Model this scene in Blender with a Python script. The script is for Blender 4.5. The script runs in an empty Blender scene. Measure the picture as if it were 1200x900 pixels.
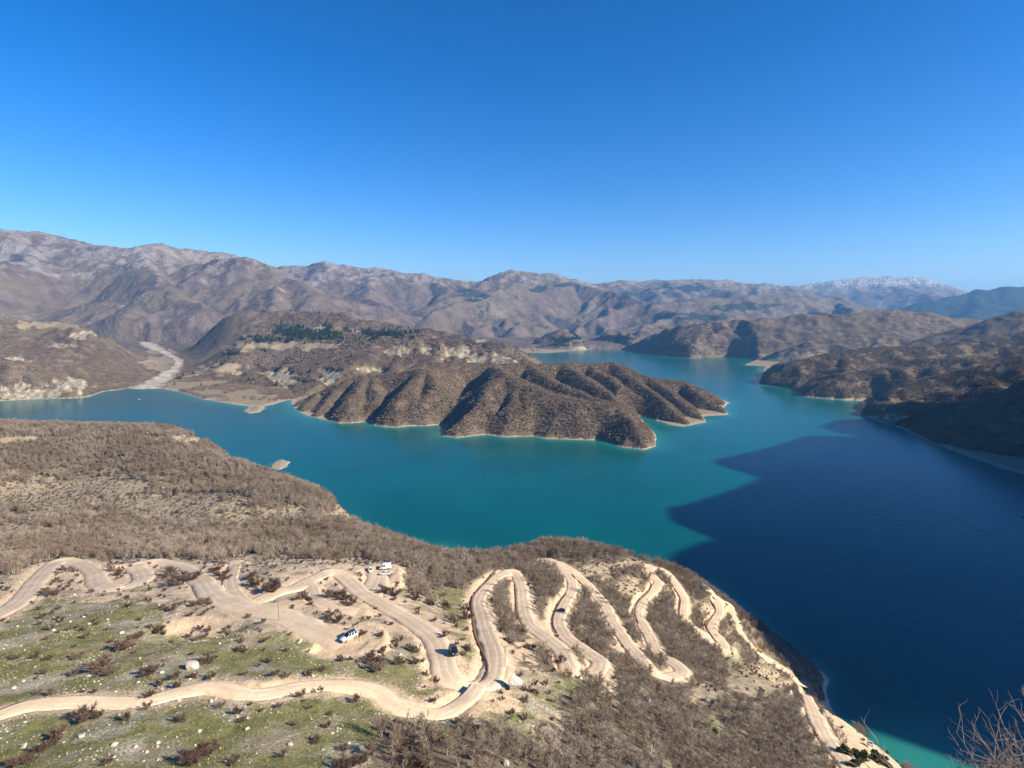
import bpy, math, random
import numpy as np
from mathutils import Vector, Matrix, kdtree

random.seed(7)
RNG = np.random.default_rng(11)
scene = bpy.context.scene
COL = scene.collection

# ------------------------------------------------------------------ camera, sky, sun, exposure
CAM_H, FOC, PITCH = 290.0, 666.0, math.radians(7.0)      # eye height over the lake, focal length for a 1200 px wide frame
SUN_AZ, SUN_EL = math.radians(112.0), math.radians(30.0)  # clockwise from the view direction (+Y)
cam_d = bpy.data.cameras.new('camera')
cam_d.sensor_width = 36.0
cam_d.lens = 36.0 * FOC / 1200.0
cam_d.clip_start, cam_d.clip_end = 0.5, 60000.0
cam = bpy.data.objects.new('camera', cam_d)
COL.objects.link(cam)
cam.location = (0, 0, CAM_H)
cam.rotation_euler = (math.pi / 2 - PITCH, 0, 0)
scene.camera = cam

world = bpy.data.worlds.new('World')
scene.world = world
world.use_nodes = True
wn, wl = world.node_tree.nodes, world.node_tree.links
bg = wn['Background']
sky = wn.new('ShaderNodeTexSky')
sky.sky_type = 'NISHITA'
sky.sun_disc = False
sky.sun_elevation = SUN_EL
sky.sun_rotation = SUN_AZ
sky.altitude = 600.0
sky.air_density, sky.dust_density, sky.ozone_density = 1.0, 0.6, 3.0
hs = wn.new('ShaderNodeHueSaturation')
hs.inputs['Saturation'].default_value = 1.28
gam = wn.new('ShaderNodeGamma'); gam.inputs['Gamma'].default_value = 1.3   # a clear, dry winter sky
wl.new(sky.outputs['Color'], gam.inputs['Color']); wl.new(gam.outputs['Color'], hs.inputs['Color'])
tint = wn.new('ShaderNodeMix'); tint.data_type = 'RGBA'; tint.blend_type = 'MULTIPLY'
tint.inputs[0].default_value = 1.0
tint.inputs[7].default_value = (1.0, 0.95, 1.08, 1.0)
wl.new(hs.outputs['Color'], tint.inputs[6])
wl.new(tint.outputs[2], bg.inputs['Color'])
bg.inputs['Strength'].default_value = 0.05

SUN_DIR = Vector((math.sin(SUN_AZ) * math.cos(SUN_EL), math.cos(SUN_AZ) * math.cos(SUN_EL), math.sin(SUN_EL)))
sun_d = bpy.data.lights.new('sun', 'SUN')
sun_d.energy, sun_d.angle, sun_d.color = 5.0, math.radians(0.5), (1.0, 0.885, 0.715)
sun = bpy.data.objects.new('sun', sun_d)
COL.objects.link(sun)
sun.rotation_euler = SUN_DIR.to_track_quat('Z', 'Y').to_euler()

scene.view_settings.view_transform = 'Standard'
scene.view_settings.look = 'None'
scene.view_settings.gamma = 1.0
scene.view_settings.use_curve_mapping = False
scene.view_settings.exposure = 1.05
scene.render.engine = 'CYCLES'
scene.cycles.max_bounces = 4
scene.cycles.diffuse_bounces = 2
scene.cycles.glossy_bounces = 2
scene.cycles.volume_bounces = 0
scene.cycles.transparent_max_bounces = 4
scene.cycles.use_denoising = True
scene.cycles.caustics_reflective = False
scene.cycles.caustics_refractive = False

# ------------------------------------------------------------------ survey helpers: sight lines from the view point
CP, SP = math.cos(PITCH), math.sin(PITCH)
def ray(px, py):
    dx, dy = (px - 600.0) / FOC, (py - 450.0) / FOC
    return np.array([dx, CP - dy * SP, -SP - dy * CP])
def at_y(px, py, Y):                 # the point of the sight line at ground distance Y
    r = ray(px, py)
    return r * (Y / r[1]) + np.array([0, 0, CAM_H])
def at_z(px, py, z=0.0):             # the point of the sight line at height z
    r = ray(px, py)
    return r * ((z - CAM_H) / r[2]) + np.array([0, 0, CAM_H])
def project(x, y, z):
    zz = z - CAM_H
    depth = y * CP - zz * SP
    up = y * SP + zz * CP
    d = np.maximum(depth, 1.0)
    return 600 + FOC * x / d, 450 - FOC * up / d, depth

# ------------------------------------------------------------------ noise
def _h(ix, iy, seed):
    with np.errstate(over='ignore'):
        n = ix.astype(np.uint32) * np.uint32(374761393) + iy.astype(np.uint32) * np.uint32(668265263) + np.uint32(seed * 1013904223 & 0xffffffff)
        n = (n ^ (n >> np.uint32(13))) * np.uint32(1274126177)
        n = n ^ (n >> np.uint32(16))
    return (n & np.uint32(0xffff)).astype(np.float32) / 65535.0
def vnoise(x, y, seed=0):            # gradient noise, about -1..1
    x = np.asarray(x, np.float64); y = np.asarray(y, np.float64)
    xf, yf = np.floor(x), np.floor(y)
    ix, iy = xf.astype(np.int64), yf.astype(np.int64)
    fx, fy = (x - xf).astype(np.float32), (y - yf).astype(np.float32)
    def g(a, b, dx, dy):
        t = _h(a, b, seed) * 6.2831853
        return np.cos(t) * dx + np.sin(t) * dy
    u = fx * fx * fx * (fx * (fx * 6 - 15) + 10)
    v = fy * fy * fy * (fy * (fy * 6 - 15) + 10)
    a = g(ix, iy, fx, fy); b = g(ix + 1, iy, fx - 1, fy)
    c = g(ix, iy + 1, fx, fy - 1); d = g(ix + 1, iy + 1, fx - 1, fy - 1)
    return ((a + (b - a) * u) * (1 - v) + (c + (d - c) * u) * v) * 1.5
def fbm(x, y, octv=4, seed=0, gain=0.5):
    s, a, t = 0.0, 1.0, 0.0
    for k in range(octv):
        s = s + a * vnoise(x * 2 ** k, y * 2 ** k, seed + k * 7)
        t += a; a *= gain
    return s / t
def ridged(x, y, octv=4, seed=0):
    s, a, t = 0.0, 1.0, 0.0
    for k in range(octv):
        s = s + a * (1 - 2 * np.abs(vnoise(x * 2 ** k, y * 2 ** k, seed + k * 5)))
        t += a; a *= 0.5
    return s / t
def sstep(a, b, x):
    t = np.clip((x - a) / (b - a), 0, 1)
    return t * t * (3 - 2 * t)

# ------------------------------------------------------------------ mesh helpers
def link(name, me, mats=(), parent=None):
    o = bpy.data.objects.new(name, me)
    COL.objects.link(o)
    for m in mats:
        me.materials.append(m)
    if parent:
        o.parent = parent
    return o
def props(o, label=None, cat=None, group=None, kind=None):
    for k, v in (('label', label), ('category', cat), ('group', group), ('kind', kind)):
        if v:
            o[k] = v
    return o
def array_mesh(name, V, F, smooth=True):    # V (n,3), F (m,k)
    V = np.ascontiguousarray(V, np.float32); F = np.ascontiguousarray(F, np.int32)
    me = bpy.data.meshes.new(name)
    k = F.shape[1]
    me.vertices.add(len(V)); me.vertices.foreach_set('co', V.ravel())
    me.loops.add(F.size); me.loops.foreach_set('vertex_index', F.ravel())
    me.polygons.add(len(F))
    me.polygons.foreach_set('loop_start', np.arange(0, F.size, k, dtype=np.int32))
    me.polygons.foreach_set('use_smooth', np.full(len(F), smooth, dtype=bool))
    me.update(calc_edges=True)
    return me
def add_attr(me, name, val):
    a = me.attributes.new(name, 'FLOAT', 'POINT')
    a.data.foreach_set('value', np.ascontiguousarray(val, np.float32))
def grid_faces(nr, nc):
    i = np.arange(nr * nc).reshape(nr, nc)
    return np.stack([i[:-1, :-1], i[:-1, 1:], i[1:, 1:], i[1:, :-1]], -1).reshape(-1, 4)
def sub_mesh(name, V, F, attrs, smooth=True):
    used = np.unique(F)
    remap = np.full(len(V), -1, np.int32); remap[used] = np.arange(len(used))
    me = array_mesh(name, V[used], remap[F], smooth)
    for k, v in attrs.items():
        add_attr(me, k, v[used])
    return me
class MB:                                    # collects polygons for one mesh object
    def __init__(s): s.v, s.f, s.m = [], [], []
    def add(s, vs, fs, mi=0):
        b = len(s.v); s.v += [tuple(p) for p in vs]
        s.f += [tuple(b + i for i in f) for f in fs]; s.m += [mi] * len(fs)
    def rings(s, rings, caps=True, mi=0):
        n = len(rings[0]); b = len(s.v)
        for r in rings: s.v += [tuple(p) for p in r]
        for i in range(len(rings) - 1):
            for j in range(n):
                s.f.append((b + i * n + j, b + i * n + (j + 1) % n, b + (i + 1) * n + (j + 1) % n, b + (i + 1) * n + j)); s.m.append(mi)
        if caps:
            s.f.append(tuple(b + j for j in reversed(range(n)))); s.f.append(tuple(b + (len(rings) - 1) * n + j for j in range(n))); s.m += [mi, mi]
    def box(s, x0, x1, y0, y1, z0, z1, mi=0):
        s.rings([[(x0, y0, z0), (x1, y0, z0), (x1, y1, z0), (x0, y1, z0)], [(x0, y0, z1), (x1, y0, z1), (x1, y1, z1), (x0, y1, z1)]], True, mi)
    def tube(s, pts, rad, sides=5, mi=0, caps=True):
        rs = []
        for i, p in enumerate(pts):
            p = Vector(p); a = Vector(pts[max(i - 1, 0)]); b = Vector(pts[min(i + 1, len(pts) - 1)])
            t = (b - a).normalized() if (b - a).length > 1e-6 else Vector((0, 0, 1))
            u = t.cross(Vector((0.31, 0.77, 0.55))).normalized(); w = t.cross(u)
            r = rad[i] if hasattr(rad, '__len__') else rad
            rs.append([p + (u * math.cos(k * 6.28318 / sides) + w * math.sin(k * 6.28318 / sides)) * r for k in range(sides)])
        s.rings(rs, caps, mi)
    def mesh(s, name, smooth=False):
        me = bpy.data.meshes.new(name)
        me.from_pydata(s.v, [], s.f)
        me.polygons.foreach_set('material_index', np.array(s.m, np.int32))
        me.polygons.foreach_set('use_smooth', np.full(len(s.f), smooth, dtype=bool))
        me.update()
        return me
    def build(s, name, mats, parent=None, smooth=False):
        return link(name, s.mesh(name, smooth), mats if isinstance(mats, (list, tuple)) else [mats], parent)

# ------------------------------------------------------------------ materials
class NT:
    def __init__(s, name):
        s.mat = bpy.data.materials.new(name); s.mat.use_nodes = True
        s.n, s.l = s.mat.node_tree.nodes, s.mat.node_tree.links
        s.bsdf = s.n['Principled BSDF']
        s.tc = None
    def set(s, **kw):
        for k, v in kw.items():
            s.bsdf.inputs[k.replace('_', ' ')].default_value = v
        return s
    def pos(s):
        if not s.tc: s.tc = s.n.new('ShaderNodeNewGeometry')
        return s.tc.outputs['Position']
    def vin(s, sock, v):
        if hasattr(v, 'node'): s.l.new(v, sock)
        else: sock.default_value = v
    def scaled(s, sc, src=None):
        m = s.n.new('ShaderNodeMapping'); m.inputs['Scale'].default_value = sc
        s.l.new(src or s.pos(), m.inputs['Vector']); return m.outputs['Vector']
    def noise(s, scale, detail=4, rough=0.55, vec=None, dist=0.0):
        t = s.n.new('ShaderNodeTexNoise'); t.inputs['Scale'].default_value = scale
        t.inputs['Detail'].default_value = detail; t.inputs['Roughness'].default_value = rough; t.inputs['Distortion'].default_value = dist
        s.l.new(vec or s.pos(), t.inputs['Vector']); return t.outputs['Fac']
    def voro(s, scale, out='Distance', feature='F1', vec=None):
        t = s.n.new('ShaderNodeTexVoronoi'); t.feature = feature; t.inputs['Scale'].default_value = scale
        s.l.new(vec or s.pos(), t.inputs['Vector']); return t.outputs[out]
    def attr(s, name):
        t = s.n.new('ShaderNodeAttribute'); t.attribute_name = name; return t.outputs['Fac']
    def math(s, op, a, b=0.0, clamp=False):
        t = s.n.new('ShaderNodeMath'); t.operation = op; t.use_clamp = clamp
        s.vin(t.inputs[0], a); s.vin(t.inputs[1], b); return t.outputs[0]
    def ss(s, x, a, b, lo=0.0, hi=1.0):
        t = s.n.new('ShaderNodeMapRange'); t.interpolation_type = 'SMOOTHSTEP'
        s.vin(t.inputs['Value'], x)
        t.inputs['From Min'].default_value = a; t.inputs['From Max'].default_value = b
        t.inputs['To Min'].default_value = lo; t.inputs['To Max'].default_value = hi
        return t.outputs['Result']
    def mix(s, fac, a, b, mode='MIX'):
        t = s.n.new('ShaderNodeMix'); t.data_type = 'RGBA'; t.blend_type = mode
        s.vin(t.inputs[0], fac)
        for i, c in ((6, a), (7, b)):
            if hasattr(c, 'node'): s.l.new(c, t.inputs[i])
            else: t.inputs[i].default_value = (*c, 1.0)
        return t.outputs[2]
    def color(s, c):
        if hasattr(c, 'node'): s.l.new(c, s.bsdf.inputs['Base Color'])
        else: s.bsdf.inputs['Base Color'].default_value = (*c, 1.0)
    def bump(s, h, dist, strength=1.0):
        b = s.n.new('ShaderNodeBump'); b.inputs['Distance'].default_value = dist; b.inputs['Strength'].default_value = strength
        s.l.new(h, b.inputs['Height']); s.l.new(b.outputs['Normal'], s.bsdf.inputs['Normal'])
    def rnd(s):
        return s.n.new('ShaderNodeObjectInfo').outputs['Random']

def mat_simple(name, c, rough=0.6, metal=0.0, var=0.12, scale=3.0, coat=0.0):
    t = NT(name); n = t.noise(scale, 3)
    t.color(t.mix(n, tuple(x * (1 - var) for x in c), tuple(min(1, x * (1 + var)) for x in c)))
    t.set(Roughness=rough, Metallic=metal)
    if coat: t.set(Coat_Weight=coat)
    return t.mat

def m_near_ground():
    t = NT('hillside_ground')
    n1 = t.noise(0.045, 5, 0.6); n2 = t.noise(0.35, 5, 0.62); n3 = t.noise(2.2, 4, 0.65); n4 = t.noise(0.12, 4, 0.6)
    grass = t.mix(t.ss(n2, 0.35, 0.65), (0.105, 0.115, 0.026), (0.20, 0.195, 0.058))
    grass = t.mix(t.ss(n3, 0.42, 0.7), grass, (0.25, 0.225, 0.13))
    dry = t.mix(t.ss(n3, 0.35, 0.65), (0.20, 0.165, 0.10), (0.34, 0.29, 0.19))
    stone = t.mix(t.ss(n3, 0.35, 0.65), (0.31, 0.265, 0.205), (0.52, 0.465, 0.375))
    meadow = t.mix(t.ss(n4, 0.47, 0.64), grass, dry)
    vs = t.voro(0.75, 'Distance'); 
    speck = t.math('MULTIPLY', t.ss(vs, 0.30, 0.18), t.ss(n2, 0.5, 0.66))
    stony = t.math('MULTIPLY', t.ss(t.noise(0.075, 4, 0.6), 0.50, 0.64), t.ss(n3, 0.3, 0.55))
    meadow = t.mix(t.math('MULTIPLY', stony, 0.75), meadow, stone)
    meadow = t.mix(speck, meadow, (0.55, 0.51, 0.45))
    litter = t.mix(t.ss(n2, 0.35, 0.65), (0.11, 0.08, 0.055), (0.21, 0.165, 0.115))
    litter = t.mix(t.ss(n1, 0.5, 0.66), litter, (0.27, 0.225, 0.15))
    col = t.mix(t.ss(t.math('ADD', t.attr('meadow'), t.math('MULTIPLY', t.math('SUBTRACT', n2, 0.5), 0.7)), 0.35, 0.65), litter, meadow)
    tan = t.mix(t.ss(n2, 0.35, 0.68), (0.26, 0.20, 0.125), (0.46, 0.385, 0.26))
    tan = t.mix(t.ss(n3, 0.52, 0.75), tan, (0.19, 0.16, 0.10))
    col = t.mix(t.ss(t.math('ADD', t.attr('tan'), t.math('MULTIPLY', t.math('SUBTRACT', n2, 0.5), 0.9)), 0.35, 0.6), col, tan)
    soil = t.mix(t.ss(n2, 0.3, 0.7), (0.47, 0.345, 0.22), (0.64, 0.49, 0.33))
    soil = t.mix(t.ss(n3, 0.55, 0.78), soil, (0.36, 0.28, 0.19))
    col = t.mix(t.ss(t.math('ADD', t.attr('soil'), t.math('MULTIPLY', t.math('SUBTRACT', n3, 0.5), 0.8)), 0.38, 0.6), col, soil)
    t.color(col)
    hgt = t.math('ADD', t.math('MULTIPLY', n3, 0.5), t.math('ADD', n2, t.math('MULTIPLY', speck, 0.4)))
    t.bump(hgt, 0.5, 0.9)
    t.set(Roughness=0.95, Specular_IOR_Level=0.15)
    return t.mat

def m_road():
    t = NT('pale_dirt')
    n1 = t.noise(0.12, 4); n2 = t.noise(1.1, 5, 0.65); n3 = t.noise(5.0, 3)
    c = t.mix(t.ss(n1, 0.35, 0.65), (0.60, 0.455, 0.30), (0.72, 0.56, 0.38))
    c = t.mix(t.ss(n2, 0.5, 0.75), c, (0.48, 0.37, 0.255))
    a = t.attr('across')                                       # metres from the centre line: wheel ruts
    w = t.math('ADD', t.math('ABSOLUTE', a), t.math('MULTIPLY', t.math('SUBTRACT', n1, 0.5), 1.6))
    rut = t.math('MULTIPLY', t.ss(w, 0.55, 0.95), t.ss(w, 1.75, 1.25))
    c = t.mix(t.math('MULTIPLY', rut, 0.3), c, (0.62, 0.51, 0.37))
    crown = t.ss(w, 0.55, 0.2)
    c = t.mix(t.math('MULTIPLY', crown, 0.2), c, (0.46, 0.36, 0.245))
    c = t.mix(t.math('MULTIPLY', t.ss(n3, 0.6, 0.72), 0.6), c, (0.33, 0.27, 0.2))
    t.color(c)
    t.bump(t.math('ADD', n2, t.math('MULTIPLY', rut, -0.25)), 0.2, 0.7)
    t.set(Roughness=0.95, Specular_IOR_Level=0.1)
    return t.mat

def m_hills(name, far=False):
    t = NT(name)
    k = 0.25 if far else 1.0
    n1 = t.noise(0.006 * k, 5, 0.6); n2 = t.noise(0.03 * k, 5, 0.65); n3 = t.noise(0.14 * k, 4, 0.7)
    scrub = t.mix(t.ss(n2, 0.35, 0.65), (0.10, 0.075, 0.062), (0.17, 0.13, 0.105)) if far else t.mix(t.ss(n2, 0.35, 0.65), (0.065, 0.05, 0.038), (0.175, 0.133, 0.098))
    scrub = t.mix(t.ss(n1, 0.45, 0.6), scrub, (0.145, 0.115, 0.075))
    nv = t.noise(0.07, 4, 0.6, t.scaled((1.0, 1.0, 0.3)))
    pale = t.mix(t.ss(nv, 0.38, 0.62), (0.20, 0.165, 0.115), (0.40, 0.345, 0.25))
    if far:
        rock = t.mix(t.ss(n3, 0.3, 0.7), (0.16, 0.135, 0.12), (0.29, 0.26, 0.23))
        cover = t.math('ADD', t.attr('rocky'), t.math('MULTIPLY', t.math('SUBTRACT', n2, 0.5), 1.5))
        c = t.mix(t.ss(cover, 0.32, 0.62), scrub, rock)
        c = t.mix(t.math('MULTIPLY', t.ss(n1, 0.55, 0.68), t.ss(n3, 0.46, 0.66)), c, (0.26, 0.235, 0.21))
        c = t.mix(t.ss(t.math('ADD', t.attr('wood'), t.math('MULTIPLY', t.math('SUBTRACT', n2, 0.5), 0.8)), 0.5, 0.62), c, (0.035, 0.045, 0.032))
        c = t.mix(t.ss(t.math('ADD', t.attr('snow'), t.math('MULTIPLY', t.math('SUBTRACT', n3, 0.5), 1.6)), 0.5, 0.7), c, (0.72, 0.73, 0.75))
        t.bump(t.math('ADD', n2, t.math('MULTIPLY', n3, 0.45)), 45.0, 0.8)
    else:
        c = t.mix(t.ss(t.math('ADD', t.attr('open'), t.math('MULTIPLY', t.math('SUBTRACT', n2, 0.5), 0.9)), 0.42, 0.62), scrub, t.mix(n3, (0.21, 0.165, 0.105), (0.33, 0.265, 0.18)))
        c = t.mix(t.ss(t.math('ADD', t.attr('cliff'), t.math('MULTIPLY', t.math('SUBTRACT', n3, 0.5), 1.1)), 0.42, 0.6), c, pale)
        c = t.mix(t.ss(t.math('ADD', t.attr('shore'), t.math('MULTIPLY', t.math('SUBTRACT', n3, 0.5), 0.6)), 0.4, 0.6), c, (0.35, 0.295, 0.21))
        t.bump(t.math('ADD', n2, n3), 5.0, 0.7)
    t.color(c)
    t.set(Roughness=1.0, Specular_IOR_Level=0.05)
    return t.mat

def m_water():
    t = NT('lake_water')
    sh = t.attr('shallow'); n = t.noise(0.004, 4)
    c = t.mix(t.ss(n, 0.3, 0.7), (0.0002, 0.072, 0.078), (0.0003, 0.090, 0.094))
    c = t.mix(sh, c, (0.025, 0.20, 0.17))
    t.color(c)
    w1 = t.noise(0.22, 3, 0.6, t.scaled((1.0, 2.6, 1.0))); w3 = t.noise(0.05, 2, 0.5, t.scaled((1.0, 2.8, 1.0))); w2 = t.noise(1.1, 2, 0.5, t.scaled((1.0, 2.2, 1.0)))
    t.bump(t.math('ADD', t.math('MULTIPLY', w3, 2.2), t.math('ADD', w1, t.math('MULTIPLY', w2, 0.3))), 0.25, 0.45)
    t.set(Roughness=0.16, IOR=1.2, Specular_IOR_Level=0.4)
    return t.mat

def m_twig(name, c0, c1):
    t = NT(name); r = t.rnd()
    st = t.ss(t.noise(0.022, 4, 0.6), 0.35, 0.65); c = t.mix(r, c0, c1)
    t.color(t.mix(t.math('MULTIPLY', st, 0.6), c, tuple(q * f for q, f in zip(c0, (0.72, 0.66, 0.60))))); t.set(Roughness=0.9, Specular_IOR_Level=0.1)
    return t.mat
def m_rock(name, c0, c1, scale=2.0):
    t = NT(name); n = t.noise(scale, 6, 0.65); n2 = t.noise(scale * 5, 4, 0.6)
    c = t.mix(t.ss(n, 0.35, 0.65), c0, c1)
    c = t.mix(t.math('MULTIPLY', t.ss(n2, 0.58, 0.7), 0.6), c, tuple(x * 0.45 for x in c0))
    t.color(c); t.bump(t.math('ADD', n, t.math('MULTIPLY', n2, 0.4)), 0.12, 0.9)
    t.set(Roughness=0.9, Specular_IOR_Level=0.2)
    return t.mat

M = {
    'ground': m_near_ground(), 'road': m_road(), 'hills': m_hills('scrub_hills'), 'far': m_hills('far_mountain', True), 'water': m_water(),
    'bark': m_twig('grey_bark', (0.30, 0.26, 0.22), (0.40, 0.35, 0.30)),
    'twig': m_twig('bare_twigs', (0.19, 0.145, 0.105), (0.40, 0.335, 0.265)),
    'twig_far': m_twig('bare_wood_crowns', (0.21, 0.158, 0.112), (0.33, 0.255, 0.185)),
    'twig_dark': m_twig('bramble_twigs', (0.12, 0.08, 0.065), (0.19, 0.135, 0.11)),
    'twig_near': m_twig('dry_branch', (0.27, 0.215, 0.16), (0.36, 0.29, 0.22)),
    'green': m_twig('evergreen_leaves', (0.028, 0.045, 0.016), (0.05, 0.072, 0.028)),
    'pine': m_twig('pine_needles', (0.035, 0.058, 0.028), (0.06, 0.085, 0.04)),
    'drygrass': m_twig('dry_grass', (0.20, 0.19, 0.085), (0.36, 0.31, 0.18)),
    'rock': m_rock('limestone', (0.40, 0.36, 0.30), (0.60, 0.555, 0.48)),
    'boulder': m_rock('grey_boulder', (0.33, 0.305, 0.27), (0.50, 0.47, 0.43), 0.9),
    'ditch': m_rock('dark_brown_earth', (0.10, 0.06, 0.038), (0.17, 0.105, 0.065), 1.2),  # dark reddish brown earth for the road-edge berms
}

# ------------------------------------------------------------------ the lake's outline
SHORE_PX = [(-260, 478), (0, 470), (40, 468), (100, 466), (120, 459), (150, 455), (165, 456), (185, 455), (215, 460), (240, 468), (280, 475), (305, 477), (320, 474), (340, 468),
    (343, 477), (352, 484), (362, 488), (380, 492), (397, 496), (420, 495), (433, 493), (438, 498), (450, 500), (465, 501), (480, 499), (500, 499), (520, 497),
    (524, 500), (519, 511), (535, 513), (570, 509), (588, 512), (600, 512), (625, 511), (640, 514), (670, 515), (700, 516), (730, 524), (755, 527), (768, 523), (768, 510), (757, 497), (747, 487),
    (760, 489), (785, 498), (800, 500), (828, 495), (822, 488), (855, 486), (847, 479), (855, 472), (838, 465), (800, 456), (740, 445), (690, 437), (640, 432), (600, 424), (583, 413),
    (605, 413), (640, 414), (662, 412), (690, 410), (690, 406), (715, 407), (742, 412), (787, 418), (810, 420), (852, 418), (886, 422), (872, 428), (897, 429), (889, 451), (925, 455), (943, 465), (989, 469), (1024, 470),
    (1012, 478), (1008, 486), (1035, 495), (1058, 502), (1095, 520), (1131, 534), (1177, 550), (1200, 556)]
SHORE_OFF = [(1010, 1020), (960, 800), (880, 620), (760, 420), (600, 260), (460, 180), (380, 240)]
SHORE_NEAR_PX = [(1120, 925), (1049, 897), (1030, 888), (1010, 873), (990, 856), (977, 838), (968, 812), (971, 796), (955, 780), (935, 769), (917, 753), (898, 737), (870, 712), (852, 697), (833, 684),
    (800, 675), (760, 665), (700, 655), (640, 648), (600, 658), (560, 653), (520, 642), (470, 643), (440, 640), (424, 624), (395, 606), (350, 580), (320, 565), (290, 551), (250, 537), (200, 524), (100, 514), (0, 512), (-150, 512), (-300, 505)]
shore = [at_z(*p)[:2] for p in SHORE_PX] + [np.array(p, float) for p in SHORE_OFF] + [at_z(*p)[:2] for p in SHORE_NEAR_PX]
SHORE = np.array(shore)

def poly_sd(x, y, P):                  # signed distance to a polygon, positive outside
    d = np.full(x.shape, 1e12, np.float32); inside = np.zeros(x.shape, bool)
    x = x.astype(np.float32); y = y.astype(np.float32)
    n = len(P)
    for i in range(n):
        ax, ay = P[i]; bx, by = P[(i + 1) % n]
        ex, ey = bx - ax, by - ay
        L = ex * ex + ey * ey + 1e-9
        t = np.clip(((x - ax) * ex + (y - ay) * ey) / L, 0, 1)
        d = np.minimum(d, (x - ax - t * ex) ** 2 + (y - ay - t * ey) ** 2)
        c = (ay > y) != (by > y)
        if abs(ey) > 1e-9:
            inside ^= c & (x < ex * (y - ay) / ey + ax)
    d = np.sqrt(d)
    return np.where(inside, -d, d)
SPIT = np.array([at_z(*p)[:2] for p in [(314, 549), (320, 541), (330, 538), (341, 541), (338, 546), (328, 551)]])
ISLET = np.array([at_z(*p)[:2] for p in [(283, 482), (292, 476), (306, 475), (312, 478), (305, 483), (292, 485)]])
def lake_sd(x, y):
    n = fbm(x / 45.0, y / 45.0, 3, 91)
    sd = poly_sd(x, y, SHORE)
    far = np.clip(y / 1500.0, 0.25, 1.6)
    sd = np.where(poly_sd(x, y, SPIT) < 0, -poly_sd(x, y, SPIT), sd)
    return np.where(poly_sd(x, y, ISLET) < 0, -poly_sd(x, y, ISLET), sd) + n * 5.0 * far

# ------------------------------------------------------------------ ridge terrain (hills and mountains)
RIDGES = []                            # (a, b, slope, rounding, group)
def ridge(pts, slope, w, grp, world=False):
    P = [np.array(p, float) if world else at_y(*p) for p in pts]
    for a, b in zip(P[:-1], P[1:]):
        RIDGES.append((a, b, slope, w, grp))
    return P
def spurs(P, step, length, keep, slope, w, grp, seed, zmin=0.0, sub=0, sides=(-1, 1)):
    r = random.Random(seed)
    for a, b in zip(P[:-1], P[1:]):
        L = np.linalg.norm((b - a)[:2]); n = max(1, int(L / step))
        e = (b - a)[:2] / max(L, 1e-6)
        for k in range(n):
            t = (k + r.uniform(0.2, 0.8)) / n
            p = a + (b - a) * t
            for sd in sides:
                ang = r.uniform(-0.6, 0.6)
                d = np.array([-e[1], e[0]]) * sd
                d = np.array([d[0] * math.cos(ang) - d[1] * math.sin(ang), d[0] * math.sin(ang) + d[1] * math.cos(ang)])
                ln = length * r.uniform(0.6, 1.25)
                z0 = p[2] - r.uniform(0.01, 0.06) * (p[2] - zmin); z1 = zmin + (p[2] - zmin) * keep * r.uniform(0.6, 1.2)
                bend = r.uniform(-0.25, 0.25)
                q = [np.array([p[0], p[1], z0])]
                for s_ in (0.35, 0.7, 1.0):
                    a2 = bend * s_ * 2
                    dd = np.array([d[0] * math.cos(a2) - d[1] * math.sin(a2), d[0] * math.sin(a2) + d[1] * math.cos(a2)])
                    q.append(np.array([p[0] + dd[0] * ln * s_, p[1] + dd[1] * ln * s_, z0 + (z1 - z0) * s_ ** 0.9]))
                Q = ridge(q, slope, w, grp, True)
                if sub:
                    spurs(Q, step * 0.55, length * 0.38, keep * 0.7, slope * 1.05, w * 0.6, grp, r.randint(0, 9999), zmin, sub - 1)
def eval_ridges(R, x, y, floor):
    h = floor.astype(np.float32).copy(); g = np.full(x.shape, -1, np.int16)
    x = x.astype(np.float32); y = y.astype(np.float32)
    order = np.argsort(y); ys = y[order]
    for a, b, sl, w, grp in R:
        reach = (max(a[2], b[2]) + 20) / sl + 2 * w
        lo = np.searchsorted(ys, min(a[1], b[1]) - reach); hi = np.searchsorted(ys, max(a[1], b[1]) + reach)
        if hi <= lo: continue
        idx = order[lo:hi]
        xx = x[idx]
        m = (xx > min(a[0], b[0]) - reach) & (xx < max(a[0], b[0]) + reach)
        idx = idx[m]
        if not len(idx): continue
        xx, yy = x[idx], y[idx]
        ex, ey = b[0] - a[0], b[1] - a[1]
        t = np.clip(((xx - a[0]) * ex + (yy - a[1]) * ey) / (ex * ex + ey * ey + 1e-6), 0, 1)
        d = np.sqrt((xx - a[0] - t * ex) ** 2 + (yy - a[1] - t * ey) ** 2 + w * w) - w
        hh = a[2] + (b[2] - a[2]) * t - sl * d
        up = hh > h[idx]
        h[idx[up]] = hh[up]; g[idx[up]] = grp
    return h, g

PEN, LEFT, RIGHT = 0, 1, 2
def tip(px, py): return np.array([*at_z(px, py)[:2], 1.0])
# peninsula: crests then the spurs that run down to the water
def rr(pts, slope=0.80, w=9.0, grp=PEN):
    P = [np.array(p) if len(p) == 3 and isinstance(p, np.ndarray) else (tip(*p) if len(p) == 2 else at_y(*p)) for p in pts]
    for a, b in zip(P[:-1], P[1:]): RIDGES.append((a, b, slope, w, grp))
    return P
rr([(352, 470, 1790), (375, 460, 1800), (400, 449, 1800), (430, 438, 1820), (470, 438, 1780), (500, 433, 1740), (535, 428, 1850), (580, 427, 1860), (620, 428, 1880), (660, 426, 1920), (690, 428, 1940), (719, 426, 1960), (742, 435, 1930), (762, 444, 1900), (801, 447, 1900), (833, 460, 1840), (850, 476)])
rr([(375, 460, 1800), (362, 472, 1720), (355, 483)]); rr([(400, 449, 1800), (385, 468, 1700), (372, 490)]); rr([(430, 438, 1820), (418, 462, 1650), (408, 480, 1530), (402, 496)])
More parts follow.
